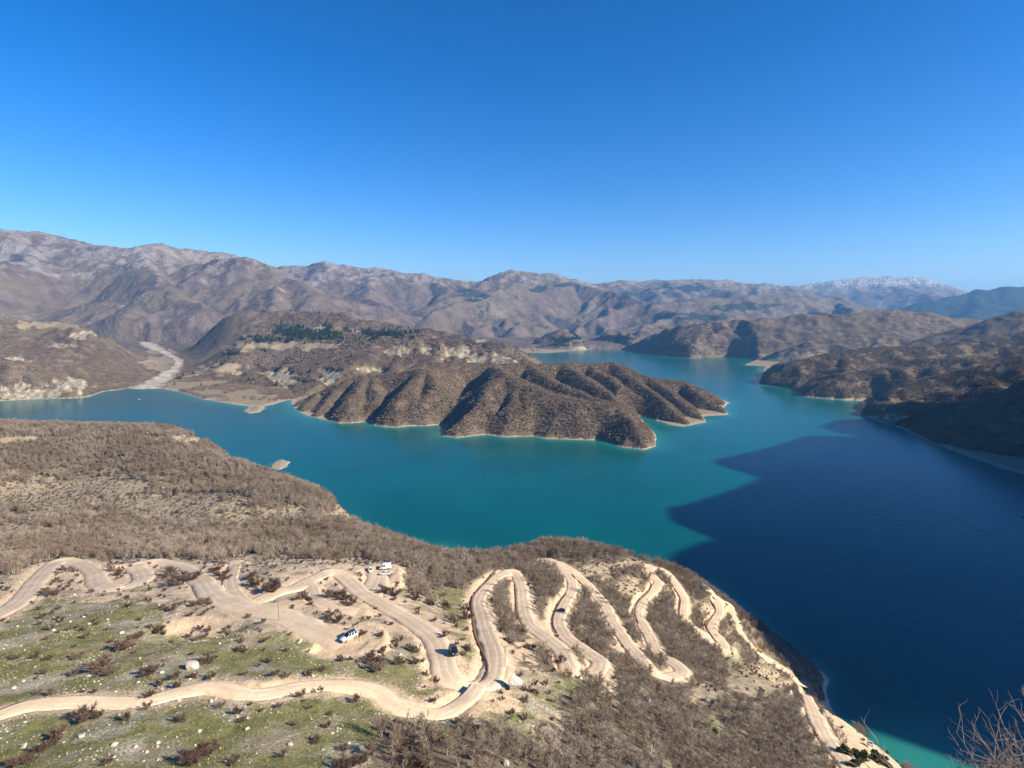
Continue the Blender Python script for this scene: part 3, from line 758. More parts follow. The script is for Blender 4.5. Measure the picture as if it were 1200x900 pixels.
def road_near(x, y):                  # distance beyond the nearest road edge, and that road's height
    e = np.empty(len(x), np.float32); z = np.empty(len(x), np.float32)
    pad = np.zeros(len(x), bool)
    for i in range(len(x)):
        if y[i] > 520 or y[i] < 50: e[i] = 60; z[i] = 0; continue
        best = 1e9; bz = 0; ws = 0; wz = 0; br = 1e9
        for co, j, d in kd.find_n((x[i], y[i], 0), 6):
            dd = d - allp[j, 3]
            if dd < best: best = dd; pad[i] = allp[j, 4] == 99
            if allp[j, 4] != 99: br = min(br, dd)
            w = 1.0 / (0.6 + max(dd, 0)) ** 3; ws += w; wz += w * allp[j, 2]
        e[i] = best; z[i] = wz / ws + (.42 if pad[i] and br > .5 else 0)
    return e, z
def near_full(x, y):
    x = np.atleast_1d(np.asarray(x, float)); y = np.atleast_1d(np.asarray(y, float))
    h = near_base(x, y)
    e, z = road_near(x, y)
    sd = lake_sd(x, y)
    nat = h + near_detail(x, y) * sstep(0, 25, sd)
    cut = np.clip(0.6 + np.abs(nat - z) * 1.0, 1.5, 7.0)
    k = sstep(cut, 0.3, e + 0.5 * fbm(x / 4, y / 4, 2, 71))
    h = nat * (1 - k) + (z - 0.35 - 0.15 * (e < 0)) * k
    pit = at_pit[2] * np.exp(-(((x - at_pit[0]) / 13) ** 2 + ((y - at_pit[1]) / 9) ** 2) ** 2)
    return h - pit, e, sd
pp_ = hit(232, 735); at_pit = (pp_[0], pp_[1], 3.2)

nx, ny = fan(48, 950, 640, -1.16, 0.92, 560, 70)
extra = None
nz, ne, nsd = near_full(nx, ny)
npx, npy, _ = project(nx, ny, nz)
def in_poly(x, y, P): return poly_sd(np.asarray(x, float), np.asarray(y, float), np.array(P, float)) < 0
CLEAR = [(-100, 692), (40, 668), (60, 656), (160, 656), (230, 656), (300, 664), (318, 656), (430, 655), (478, 668), (472, 690), (505, 705), (556, 745), (562, 785), (600, 800), (640, 820), (560, 812), (300, 770), (-100, 790)]
MEADOW = [(-200, 690), (20, 693), (60, 690), (130, 697), (200, 710), (250, 735), (330, 735), (400, 772), (470, 760), (500, 770), (540, 720), (500, 690), (520, 690), (556, 700), (560, 790), (610, 800), (650, 790), (690, 800), (650, 830), (640, 870), (600, 860), (560, 850), (520, 862), (440, 850), (430, 905), (400, 990), (-300, 990)]
TAN_PX = [(40, 582, 120, 26, 200, 700), (120, 570, 80, 16, 200, 700), (180, 590, 60, 16, 200, 700), (330, 600, 40, 8, 200, 700), (240, 592, 70, 14, 200, 700), (190, 605, 60, 10, 200, 700), (275, 605, 45, 12, 200, 600), (230, 514, 45, 5, 500, 900), (20, 515, 40, 4, 500, 900), (405, 600, 24, 14, 350, 650), (30, 620, 40, 6, 200, 500), (700, 670, 30, 14, 250, 480), (735, 690, 22, 14, 250, 480), (815, 665, 20, 6, 300, 520), (620, 800, 40, 22, 80, 250), (640, 850, 30, 30, 70, 220), (830, 815, 30, 16, 150, 350), (890, 800, 40, 30, 150, 400), (832, 712, 12, 10, 250, 450), (740, 660, 30, 8, 300, 480), (300, 655, 40, 6, 220, 330), (470, 745, 30, 25, 100, 250), (510, 715, 20, 12, 150, 300)]
SOIL_PX = [(232, 735, 48, 19, 100, 260), (340, 685, 24, 14, 150, 330), (345, 705, 40, 10, 120, 300), (60, 680, 18, 16, 120, 330), (185, 700, 22, 10, 120, 260), (90, 675, 30, 10, 140, 300), (590, 825, 32, 22, 80, 190), (545, 815, 40, 14, 80, 190), (716, 803, 14, 18, 90, 260), (640, 740, 30, 12, 120, 280), (615, 765, 30, 20, 100, 250), (470, 730, 20, 10, 120, 260), (405, 765, 40, 10, 90, 210), (1000, 868, 36, 9, 280, 420), (735, 760, 30, 12, 150, 330), (450, 668, 24, 12, 180, 300), (400, 668, 25, 10, 180, 300), (500, 800, 15, 14, 80, 200)]
wpx = npx + 16 * fbm(nx / 11, ny / 11, 4, 55); wpy = npy + 15 * fbm(nx / 10, ny / 10, 4, 56)
meadow = in_poly(wpx, wpy, MEADOW).astype(np.float32) * (ny < 330)
meadow = np.maximum(meadow, ell(npx, npy, ny, [(310, 680, 22, 10, 150, 320), (20, 690, 30, 14, 120, 300), (530, 715, 30, 16, 140, 300), (860, 772, 20, 20, 150, 400), (835, 850, 20, 16, 100, 260)]))
BEACH = [(960, 820), (978, 826), (996, 850), (1022, 870), (1054, 892), (1066, 912), (1012, 912), (1003, 890), (985, 866)]
clear = in_poly(wpx, wpy, CLEAR) & (ny < 300)
tan_ = np.maximum(ell(npx, npy, ny, TAN_PX), 0.62 * (clear & (wpy < np.where(npx < 190, 702, 742))))
meadow = np.where(clear & (wpy < 735) & (npx > 190), meadow * .3, meadow)
soil = np.maximum(ell(npx, npy, ny, SOIL_PX), np.exp(-np.maximum(ne, 0) / np.where(nx < 20, 5.0, 3.0)) * np.clip(1.15 + 1.0 * fbm(nx / 9, ny / 9, 3, 81), 0, 1))
soil = np.where(ny > 560, np.clip(1.2 - nz / 5.0, 0, 1) * (nsd > -20), soil)
soil = np.maximum(soil, np.clip(1.25 - nz / 3.0, 0, 1))
soil = np.where(clear & (wpy < np.where(npx < 190, 704, 752)), np.maximum(soil, 0.47 + 0.55 * fbm(nx / 13, ny / 13, 3, 83)), soil)
soil = np.where(in_poly(npx, npy, BEACH) & (ny < 420), 1.0, soil)
V = np.stack([nx, ny, nz], 1); F = grid_faces(640, 560)
F = F[nz[F].max(1) > -2]
o = link('hillside', sub_mesh('hillside', V, F, {'meadow': meadow, 'tan': tan_, 'soil': soil}), [M['ground']])
props(o, kind='structure')
# summit ledge below and behind the view point (steep ground between the camera and the meadow)
ex_, ey_ = np.meshgrid(np.linspace(-120, 110, 116), np.linspace(-60, 48.0, 80))
ex_, ey_ = ex_.ravel(), ey_.ravel()
ez_ = near_base(ex_, ey_) + near_detail(ex_, ey_) * sstep(2, 14, np.hypot(ex_, ey_))
zz = np.zeros(len(ex_))
props(link('summit_slope', sub_mesh('summit_slope', np.stack([ex_, ey_, ez_], 1), grid_faces(80, 116), {'meadow': zz + 1, 'tan': zz, 'soil': zz}), [M['ground']]), kind='structure')
# a lookup of the finished surface for everything that stands on it
from mathutils.bvhtree import BVHTree
_bv = BVHTree.FromPolygons([tuple(p) for p in V.tolist()], F.tolist())
def ground(x, y):
    h = _bv.ray_cast(Vector((x, y, 600)), Vector((0, 0, -1)))
    return h[0].z if h[0] else None
def hit_ground(px, py):
    r = Vector(ray(px, py)).normalized()
    h = _bv.ray_cast(Vector((0, 0, CAM_H)), r)
    return h[0], h[1]

# road surfaces
road_bv = []
for i, (C, hw, ditch) in enumerate(road_lines):
    n = len(C)
    T = np.gradient(C[:, :2], axis=0); T /= np.linalg.norm(T, axis=1)[:, None] + 1e-9
    N = np.stack([-T[:, 1], T[:, 0]], 1)
    ragL = 1.04 + 0.34 * fbm(np.arange(n) / 7.0, np.full(n, i * 3.1), 3, 5); ragR = 1.04 + 0.34 * fbm(np.arange(n) / 7.0, np.full(n, i * 3.1 + 50), 3, 6)
    prof = [(-1.2, -0.9), (-1.0, -0.12), (-0.66, 0.0), (-0.4, -0.02), (-0.18, 0.01), (0, 0.02), (0.18, 0.01), (0.4, -0.02), (0.66, 0.0), (1.0, -0.12), (1.2, -0.9)]
    S = np.array([p[0] for p in prof]); Z = np.array([p[1] for p in prof])
    sc = np.where(S[None] < 0, ragL[:, None], ragR[:, None]) * hw
    # keep the inside of tight bends from folding over
    X = C[:, None, 0] + N[:, None, 0] * S[None] * sc; Yy = C[:, None, 1] + N[:, None, 1] * S[None] * sc
    Zz = C[:, None, 2] + Z[None] + 0.01 * i + 0 * X
    me = array_mesh('dirt_road', np.stack([X.ravel(), Yy.ravel(), Zz.ravel()], 1), grid_faces(n, len(S))[:, ::-1])
    add_attr(me, 'across', (S[None] * sc).ravel())
    road_bv.append(BVHTree.FromPolygons(np.stack([X.ravel(), Yy.ravel(), Zz.ravel()], 1).tolist(), grid_faces(n, len(S)).tolist()))
    props(link('dirt_road', me, [M['road']]), kind='structure')

def surface(x, y):                    # the higher of hillside and road at a place
    z = ground(x, y) or 0.0
    for b_ in road_bv:
        h = b_.ray_cast(Vector((x, y, 600)), Vector((0, 0, -1)))
        if h[0]: z = max(z, h[0].z)
    return z
# ------------------------------------------------------------------ plants: branch and twig meshes
def plant_arrays(seed, height, spread, stems, limbs, twigs, r0, tw_len, tw_w, droop=0.15, base_r=0.25):
    r = random.Random(seed)
    wood = MB(); tips = []
    for s_ in range(stems):
        a = r.uniform(0, 6.283); lean = r.uniform(0.15, 1.0) * spread
        h = height * r.uniform(0.72, 1.0)
        p0 = Vector((math.cos(a) * base_r * r.random(), math.sin(a) * base_r * r.random(), -0.25))
        pts = [p0]
        for k in range(1, 5):
            f = k / 4
            pts.append(Vector((p0.x + math.cos(a) * lean * f ** 1.3 + r.uniform(-.12, .12) * height * .12, p0.y + math.sin(a) * lean * f ** 1.3 + r.uniform(-.12, .12) * height * .12, h * f * (1 - 0.06 * f))))
        rad = [r0 * (1 - 0.2 * k) for k in range(4)] + [r0 * 0.18]
        wood.tube(pts, rad, 4, 0, False)
        tips.append((pts[3], pts[4], 1.0))
        for l in range(limbs):
            k = r.choice((1, 2, 2, 3, 3)); f = r.random()
            b0 = pts[k].lerp(pts[min(k + 1, 4)], f)
            d = Vector((r.gauss(0, 1) + math.cos(a) * .5, r.gauss(0, 1) + math.sin(a) * .5, r.uniform(0.5, 1.5))).normalized()
            ln = height * r.uniform(0.16, 0.36)
            b1 = b0 + d * ln * 0.5; b2 = b0 + d * ln + Vector((0, 0, -droop * ln * r.random()))
            wood.tube([b0, b1, b2], [r0 * .42, r0 * .3, r0 * .12], 3, 0, False)
            tips += [(b0, b1, .5), (b1, b2, 1.0)]
    tv, tf = [], []
    for k in range(twigs):
        a, b, w_ = tips[r.randrange(len(tips))]
        p = a.lerp(b, r.random())
        d = ((b - a).normalized() * 0.7 + Vector((r.gauss(0, .6), r.gauss(0, .6), r.gauss(0.25, .5)))).normalized()
        ln = tw_len * r.uniform(0.5, 1.3)
        side = d.cross(Vector((r.gauss(0, 1), r.gauss(0, 1), r.gauss(0, 1)))).normalized() * tw_w
        n = len(tv); tv += [p - side, p + side, p + d * ln]; tf.append((n, n + 1, n + 2))
    return wood, tv, tf
def plant_meshes(name, n, mats, **kw):
    out = []
    for i in range(n):
        w, tv, tf = plant_arrays(100 + i * 17 + len(name), **kw)
        tm = w.mesh('trunk', True); tm.materials.append(mats[0])
        cm = bpy.data.meshes.new('crown'); cm.from_pydata(tv, [], tf); cm.materials.append(mats[1]); cm.update()
        j = MB(); j.v, j.f, j.m = list(w.v), list(w.f), [0] * len(w.f); j.add(tv, tf, 1)
        jm = j.mesh(name); jm.materials.append(mats[0]); jm.materials.append(mats[1])
        out.append((tm, cm, jm))
    return out
def puff_mesh(name, seed, rx, rz, n, size, mat, z0=0.0, cone=False, trunk=None):
    r = random.Random(seed); v, f = [], []
    lob = [(Vector((r.gauss(0, .45) * rx, r.gauss(0, .45) * rx, z0 + rz * r.uniform(.55, 1.25))), r.uniform(.45, .75)) for _ in range(6)]
    for k in range(n):
        d = Vector((r.gauss(0, 1), r.gauss(0, 1), r.gauss(0, 1))).normalized()
        if cone:
            t_ = r.random() ** 0.7; z = z0 + rz * 2 * (1 - t_)
            p = Vector((d.x * rx * t_, d.y * rx * t_, z)); dn = Vector((d.x, d.y, -0.5)).normalized()
        else:
            c, q = r.choice(lob); p = c + Vector((d.x * rx, d.y * rx, d.z * rz)) * q * r.uniform(.75, 1); dn = d
        s_ = size * r.uniform(.6, 1.3)
        u = dn.cross(Vector((r.gauss(0, 1), r.gauss(0, 1), r.gauss(0, 1)))).normalized(); w = (dn + Vector((0, 0, .5))).cross(u).normalized()
        b = len(v); v += [p - u * s_ * .5, p + u * s_ * .5, p + w * s_ + dn * s_ * .35]; f.append((b, b + 1, b + 2))
    b = MB(); b.add(v, f, 0)
    if trunk: b.tube([(0, 0, -.5), (0, 0, z0 + rz * .5), (0, 0, z0 + rz * 1.2)], [.16, .12, .04], 4, 1, False)
    me = b.mesh(name); me.materials.append(mat)
    if trunk: me.materials.append(trunk)
    return me
TREES = plant_meshes('bare_tree', 7, (M['bark'], M['twig']), height=4.6, spread=1.5, stems=5, limbs=7, twigs=620, r0=0.085, tw_len=0.75, tw_w=0.028)
BUSHES = plant_meshes('bush', 5, (M['twig_dark'], M['twig_dark']), height=1.9, spread=1.25, stems=10, limbs=7, twigs=1200, r0=0.04, tw_len=0.5, tw_w=0.036, base_r=0.5)
FAR_TREES = [puff_mesh('wood_tree', 300 + i, 2.5, 2.0, 110, 1.1, M['twig_far'], 1.6, False, M['bark']) for i in range(5)]
PINES = [puff_mesh('pine_tree', 330 + i, 2.6, 4.5, 150, 1.5, M['pine'], 0.8, True, M['bark']) for i in range(3)]
GREENS = [puff_mesh('evergreen_bush', 350 + i, 1.1, 0.8, 420, 0.42, M['green'], 0.15) for i in range(3)]
def tuft_mesh(seed):
    r = random.Random(seed); v, f = [], []
    for k in range(12):
        a = r.uniform(0, 6.283); q = r.uniform(0, .25); p = Vector((math.cos(a) * q, math.sin(a) * q, -.05)); e = p + Vector((math.cos(a) * .22, math.sin(a) * .22, r.uniform(.14, .34)))
        s_ = Vector((-math.sin(a), math.cos(a), 0)) * .035; n = len(v); v += [p - s_, p + s_, e]; f.append((n, n + 1, n + 2))
    b = MB(); b.add(v, f); me = b.mesh('grass_tuft'); me.materials.append(M['drygrass']); return me
TUFTS = [tuft_mesh(i) for i in range(4)]
def rock_mesh(seed, mat, flat=0.65, sub=2):
    import bmesh
    bm = bmesh.new(); bmesh.ops.create_icosphere(bm, subdivisions=sub, radius=1.0)
    r = random.Random(seed); ax = [(Vector((r.gauss(0, 1), r.gauss(0, 1), r.gauss(0, 1))).normalized(), r.uniform(.45, .85)) for _ in range(9)]
    sx, sy = r.uniform(.8, 1.25), r.uniform(.7, 1.0)
    for v in bm.verts:
        for a, d in ax:                                             # split faces: cut the ball by planes
            k = v.co.dot(a) - d
            if k > 0: v.co -= a * k * .92
        v.co += v.co.normalized() * r.uniform(-.05, .05)
        v.co = Vector((v.co.x * sx, v.co.y * sy, v.co.z * flat))
    me = bpy.data.meshes.new('rock'); bm.to_mesh(me); bm.free(); me.materials.append(mat); return me
ROCKS = [rock_mesh(500 + i, M['rock'], random.Random(i).uniform(.5, .8)) for i in range(7)]
PEBBLES = [rock_mesh(540 + i, M['rock'], .6, 1) for i in range(4)]

# ------------------------------------------------------------------ scattered masses (geometry nodes on a cloud of points)
def scatter(name, pts, scale, meshes, label, cat, tilt=0.0):
    pts = np.asarray(pts, np.float32); n = len(pts)
    pc = bpy.data.collections.new(name + '_kinds')
    for m in meshes: pc.objects.link(bpy.data.objects.new(m.name, m))
    me = bpy.data.meshes.new(name)
    me.vertices.add(n); me.vertices.foreach_set('co', pts.ravel())
    add_attr(me, 'size', scale)
    a = me.attributes.new('turn', 'FLOAT_VECTOR', 'POINT')
    rot = np.stack([RNG.normal(0, tilt, n), RNG.normal(0, tilt, n), RNG.uniform(0, 6.283, n)], 1).astype(np.float32)
    a.data.foreach_set('vector', rot.ravel())
    a = me.attributes.new('pick', 'INT', 'POINT'); a.data.foreach_set('value', RNG.integers(0, len(meshes), n).astype(np.int32))
    o = link(name, me)
    ng = bpy.data.node_groups.new(name, 'GeometryNodeTree')
    ng.interface.new_socket('Geometry', in_out='INPUT', socket_type='NodeSocketGeometry')
    ng.interface.new_socket('Geometry', in_out='OUTPUT', socket_type='NodeSocketGeometry')
    N, Lk = ng.nodes, ng.links
    gi, go = N.new('NodeGroupInput'), N.new('NodeGroupOutput')
    ip, ci = N.new('GeometryNodeInstanceOnPoints'), N.new('GeometryNodeCollectionInfo')
    ci.inputs['Collection'].default_value = pc; ci.inputs['Separate Children'].default_value = True; ci.inputs['Reset Children'].default_value = True
    def na(nm, ty):
        q = N.new('GeometryNodeInputNamedAttribute'); q.data_type = ty; q.inputs['Name'].default_value = nm; return q.outputs['Attribute']
    ip.inputs['Pick Instance'].default_value = True
    Lk.new(gi.outputs[0], ip.inputs['Points']); Lk.new(ci.outputs[0], ip.inputs['Instance'])
    Lk.new(na('pick', 'INT'), ip.inputs['Instance Index']); Lk.new(na('turn', 'FLOAT_VECTOR'), ip.inputs['Rotation']); Lk.new(na('size', 'FLOAT'), ip.inputs['Scale'])
    Lk.new(ip.outputs[0], go.inputs[0])
    o.modifiers.new('scatter', 'NODES').node_group = ng
    return props(o, label, cat, kind='stuff')
class Field:                                    # bilinear lookup on a fan grid
    def __init__(s, y0, y1, nr, u0, u1, nc, off): s.p = (y0, y1, nr, u0, u1, nc, off)
    def idx(s, x, y):
        y0, y1, nr, u0, u1, nc, off = s.p
        fi = np.log(np.maximum(y, y0) / y0) / math.log(y1 / y0) * (nr - 1); fj = (x / (y + off) - u0) / (u1 - u0) * (nc - 1)
        s.ok = (fi >= 0) & (fi < nr - 1.001) & (fj >= 0) & (fj < nc - 1.001)
        fi = np.clip(fi, 0, nr - 1.001); fj = np.clip(fj, 0, nc - 1.001)
        s.i, s.j = fi.astype(int), fj.astype(int); s.a, s.b = fi - s.i, fj - s.j
        return s
    def __call__(s, arr):
        nr, nc = s.p[2], s.p[5]; A = np.asarray(arr).reshape(nr, nc); i, j, a, b = s.i, s.j, s.a, s.b
        return (A[i, j] * (1 - b) + A[i, j + 1] * b) * (1 - a) + (A[i + 1, j] * (1 - b) + A[i + 1, j + 1] * b) * a
def jitter(x0, x1, y0, y1, step):
    X, Y = np.meshgrid(np.arange(x0, x1, step), np.arange(y0, y1, step))
    X = X.ravel() + RNG.uniform(-.55, .55, X.size) * step; Y = Y.ravel() + RNG.uniform(-.55, .55, Y.size) * step
    return X, Y
NF = Field(48, 950, 640, -1.16, 0.92, 560, 70)
MFd = Field(880, 6000, 520, -1.12, 1.12, 760, 260)

# woods on the near hillside
X, Y = jitter(-640, 262, 70, 930, 2.35)
NF.idx(X, Y); ok = NF.ok
X, Y = X[ok], Y[ok]; NF.idx(X, Y)
Z = NF(nz); E = NF(ne); SD = NF(nsd); ME = NF(meadow); TA = NF(tan_); SO = NF(soil)
PX, PY, DP = project(X, Y, Z)
n_big = fbm(X / 22, Y / 22, 3, 201); n_small = fbm(X / 6, Y / 6, 2, 202)
dens = 0.80 + 0.75 * n_big + 0.55 * n_small
dens = np.where(Y > 560, dens + 0.15, dens)
open_right = ell(PX, PY, Y, [(885, 800, 45, 26, 150, 420), (835, 812, 34, 14, 150, 350), (640, 850, 36, 30, 70, 220), (790, 800, 40, 14, 150, 350)])
dens = dens * (1 - 0.97 * np.clip(TA * 2.2, 0, 1)) * (1 - np.clip(open_right * 1.1, 0, .85)) * (ME < 0.35) * (np.clip(SO, 0, 1) < 0.45)
clr = in_poly(PX, PY, CLEAR) & (Y < 300)
keep = ~clr & (dens > RNG.random(len(X)) * 0.9 + 0.1) & (E > 1.3) & (Z > 2.5) & (SD > 3) & (PX > -60) & (PX < 1260) & (PY < 935)
X, Y, Z, PX, PY, DP, n_big = (q[keep] for q in (X, Y, Z, PX, PY, DP, n_big))
SZ = np.clip(RNG.normal(0.84, 0.26, len(X)) + 0.3 * n_big, 0.32, 1.5)
SZ = np.where(PY > 740, SZ * 0.82, SZ)                             # the slope below the hairpins carries lower growth
infr = (PX > 4) & (PX < 1196) & (PY > 0) & (PY < 896)
rank = np.where(infr, SZ / DP, 0)
for k in np.argsort(-rank)[:900]:                                # keep those the view point really sees
    p = Vector((X[k], Y[k], Z[k] + 3.0 * SZ[k])); d = p - Vector((0, 0, CAM_H))
    h = _bv.ray_cast(Vector((0, 0, CAM_H)), d.normalized())
    if h[0] and h[3] < d.length - 1.5: rank[k] = 0
top = np.argsort(-rank)[:230]
rest = np.ones(len(X), bool); rest[top] = False
scatter('woodland', np.stack([X, Y, Z - 0.1], 1)[rest], SZ[rest], [t[2] for t in TREES], 'leafless grey-brown wood covering the near hillside down to the lake', 'woodland', 0.10)
ZONES = [('leafless grey-brown tree standing between the loops of the hairpin road', 'trees between the hairpin loops', lambda x, y: x > 556 and y < 765),
         ('leafless grey-brown tree in the thicket on the slope below the hairpin bends', 'thicket trees below the hairpin bends', lambda x, y: x > 600),
         ('leafless grey-brown tree among the scrub along the bottom edge of the meadow', 'trees at the bottom of the meadow', lambda x, y: y > 800),
         ('leafless grey-brown tree at the front edge of the wood behind the upper dirt roads', 'trees at the front edge of the wood', lambda x, y: True)]
for c_, k in enumerate(top):
    tm, cm, _ = TREES[int(RNG.integers(0, len(TREES)))]
    e = bpy.data.objects.new('bare_tree', None); COL.objects.link(e)
    e.location = (X[k], Y[k], Z[k] - 0.1); e.rotation_euler = (RNG.normal(0, .08), RNG.normal(0, .08), RNG.uniform(0, 6.28)); e.scale = (SZ[k],) * 3
    for lb, gr, fn in ZONES:
        if fn(PX[k], PY[k]): props(e, lb, 'tree', gr); break
    link('trunk', tm, parent=e); link('crown', cm, parent=e)

# bushes one by one in the open ground, seen from the view point
BUSH_PX = [(145, 757, 14), (117, 782, 16), (131, 788, 10), (180, 785, 13), (171, 790, 9), (100, 840, 16), (62, 868, 14), (50, 876, 12), (70, 862, 10), (233, 887, 18), (245, 880, 14), (222, 893, 12), (173, 815, 9), (173, 829, 7), (92, 770, 8), (213, 680, 14), (224, 678, 12), (200, 672, 10), (208, 684, 8), (203, 713, 8), (228, 708, 8), (238, 706, 8), (247, 707, 6), (253, 668, 9), (260, 674, 10), (264, 678, 8), (137, 672, 9), (132, 668, 7), (77, 668, 8), (60, 695, 8), (52, 694, 7), (160, 747, 8), (166, 744, 6), (183, 740, 8), (190, 738, 6), (244, 774, 11), (293, 676, 10), (302, 683, 12), (312, 690, 14), (320, 692, 10), (353, 700, 9), (362, 702, 8), (388, 698, 9), (396, 697, 9), (405, 700, 11), (412, 707, 9), (385, 722, 9), (394, 727, 9), (437, 777, 13), (445, 782, 13), (430, 772, 8), (448, 762, 8), (468, 777, 9), (455, 692, 11), (463, 696, 9), (487, 700, 9), (507, 707, 8), (522, 712, 8), (533, 727, 9), (547, 715, 8), (547, 723, 9), (550, 760, 7), (490, 762, 8), (490, 775, 8), (453, 850, 13), (462, 856, 13), (470, 848, 9), (497, 857, 10), (490, 865, 9), (505, 862, 8), (473, 878, 11), (372, 868, 8), (410, 893, 16), (425, 888, 13), (398, 898, 12), (403, 877, 7), (492, 892, 14), (505, 896, 12), (478, 895, 10), (622, 810, 6), (612, 740, 7), (622, 758, 9), (630, 762, 8), (640, 770, 8), (655, 775, 9), (590, 738, 8), (600, 752, 7), (445, 745, 6), (460, 752, 6), (520, 745, 7), (425, 742, 6), (15, 896, 12), (35, 891, 10), (125, 893, 8), (275, 893, 8), (330, 885, 7), (345, 848, 6), (285, 845, 6), (260, 828, 6), (315, 775, 6), (335, 792, 6), (360, 790, 7), (380, 785, 6), (20, 770, 7), (45, 812, 5), (285, 762, 7), (310, 750, 6), (560, 852, 10), (545, 860, 10)]
for i, (bx, by, sz) in enumerate(BUSH_PX):
    p, nrm = hit_ground(bx, by + sz * 0.3)
    if p is None: continue
    dep = project(p.x, p.y, p.z)[2]
    s_ = sz * dep / FOC / 2.6 * 1.45
    e = bpy.data.objects.new('bush', None); COL.objects.link(e)
    e.location = p - Vector((0, 0, .05)); e.rotation_euler = (0, 0, RNG.uniform(0, 6.28)); e.scale = (s_ * 1.15, s_ * 1.15, s_ * .85)
    z_ = ('dark leafless bramble bush on the grassy meadow', 'bramble bushes on the meadow') if bx < 430 and by > 735 else \
         ('dark leafless bramble bush on the stony ground between the upper dirt roads', 'bramble bushes between the upper roads') if by < 735 and bx < 430 else \
         ('dark leafless bramble bush on the bank between the parked black car and the hairpins', 'bramble bushes around the big bend')
    props(e, z_[0], 'bush', z_[1])
    tm, cm, _ = BUSHES[i % len(BUSHES)]
    link('stem', tm, parent=e); link('crown', cm, parent=e)
for gx_, gy_, sz, lb in [(1008, 890, 14, 'second dark evergreen bush from the right at the end of the beach'), (1026, 892, 15, 'round dark evergreen bush nearest the turquoise water at the beach end'), (990, 884, 12, 'dark evergreen bush above the beach, leftmost of the row by the water'), (1040, 898, 10, 'dark evergreen bush cut by the bottom edge beside the turquoise shallows'),
                        (829, 851, 7, 'small green bush, the upper of two on the brown thicket slope'), (838, 860, 8, 'small green bush, the lower of two on the brown thicket slope'), (893, 811, 6, 'green bush among rubble left of the lower lake road'), (1000, 899, 13, 'dark evergreen bush lowest at the bottom edge above the beach')]:
    p, nrm = hit_ground(gx_, gy_)
    if p is None: continue
    s_ = sz * project(p.x, p.y, p.z)[2] / FOC / 2.4
    o = link('evergreen_bush', GREENS[int(gx_) % 3]); o.location = p; o.scale = (s_, s_, s_); o.rotation_euler.z = gx_
    props(o, lb, 'bush', 'evergreen bushes')

# rocks one by one, then the loose stones
BIG_ROCKS = [(226, 779, 18, 'big white limestone rock on the grey patch of the meadow below the pit'), (260, 687, 6, 'lone white rock lying on the wide dirt road junction'), (759, 819, 12, 'white limestone outcrop alone in the middle of the brown thicket'), (134, 872, 8, 'rounded white rock on green grass near the lower left corner'), (290, 853, 7, 'white rock on grass below the middle of the meadow track'), (95, 862, 8, 'flat pale rock just below the meadow track on the left'), (926, 811, 7, 'pale rock on the slope left of the lower lake road'), (16, 838, 8, 'grey rock at the left end of the meadow track'), (28, 874, 10, 'pale flat rock at the lower left, left of a dark bramble'), (341, 872, 7, 'pale rock beside a dark bush low on the meadow'), (593, 894, 12, 'white rock among trees at the bottom edge')]
def put_rock(px, py, sz, mesh, lb, gr=None, sink=0.25):
    p, n = hit_ground(px, py + sz * .2)
    if p is None: return
    s_ = sz * project(p.x, p.y, p.z)[2] / FOC / 2.0
    o = link('rock', mesh); o.location = p + Vector((0, 0, s_ * (.45 - sink))); o.scale = (s_, s_, s_); o.rotation_euler = (RNG.normal(0, .15), RNG.normal(0, .15), RNG.uniform(0, 6.28))
    props(o, lb, 'rock', gr)
for i, (a, b_, s_, lb) in enumerate(BIG_ROCKS): put_rock(a, b_, s_, ROCKS[i % 7], lb, None, .1)
rk = random.Random(4); cnt = 0
while cnt < 120:
    a, b_ = rk.uniform(0, 640), rk.uniform(690, 897)
    if cnt < 90 and a > 420: continue
    p, n = hit_ground(a, b_)
    if p is None: continue
    e_, _z = road_near(np.array([p.x]), np.array([p.y]))
    w_ = vnoise(np.array([p.x / 14]), np.array([p.y / 14]), 66)[0]
    if e_[0] < .8 or w_ < -.05 or not in_poly(np.array([a]), np.array([b_]), MEADOW)[0]: continue
    sz = 1.8 + 5.0 * rk.random() ** 3
    put_rock(a, b_, sz, ROCKS[rk.randrange(7)], 'small pale limestone rock strewn over the stony meadow', 'pale rocks strewn over the meadow'); cnt += 1
X, Y = jitter(-230, 120, 62, 300, 0.95)
NF.idx(X, Y); X, Y = X[NF.ok], Y[NF.ok]; NF.idx(X, Y)
Z, E, ME, SO, TA = NF(nz), NF(ne), NF(meadow), NF(soil), NF(tan_)
stony = fbm(X / 9, Y / 9, 3, 301)
k = (E > .6) & (((ME > .4) & (stony + RNG.normal(0, .12, len(X)) > .24)) | ((TA > .3) & (stony > .05)) | ((SO > .35) & (E > .3) & (RNG.random(len(X)) < .16)))
scatter('loose_stones', np.stack([X, Y, Z + .02], 1)[k], (0.07 + 0.26 * RNG.random(k.sum()) ** 2.5), PEBBLES, 'loose pale stones strewn over the meadow and the road banks', 'stones', .3)
k = (E > 1.0) & (ME > .45) & (fbm(X / 7, Y / 7, 3, 302) > -.12) & (RNG.random(len(X)) < .6)
scatter('dry_grass', np.stack([X, Y, Z], 1)[k], RNG.uniform(.6, 1.5, k.sum()), TUFTS, 'short dry grass tufts growing on the meadow', 'grass', .1)
X, Y = jitter(-520, 260, 90, 800, 3.4)                              # low heath on the bare tan slopes
NF.idx(X, Y); X, Y = X[NF.ok], Y[NF.ok]; NF.idx(X, Y)
Z, E, TA, SO, ME = NF(nz), NF(ne), NF(tan_), NF(soil), NF(meadow)
k = (E > .8) & (Z > 3) & (((TA > .25) & (RNG.random(len(X)) < np.where(Y < 300, .2, .5))) | ((SO > .3) & (E > 1.2) & (RNG.random(len(X)) < .12)) | ((ME > .4) & (RNG.random(len(X)) < .14)))
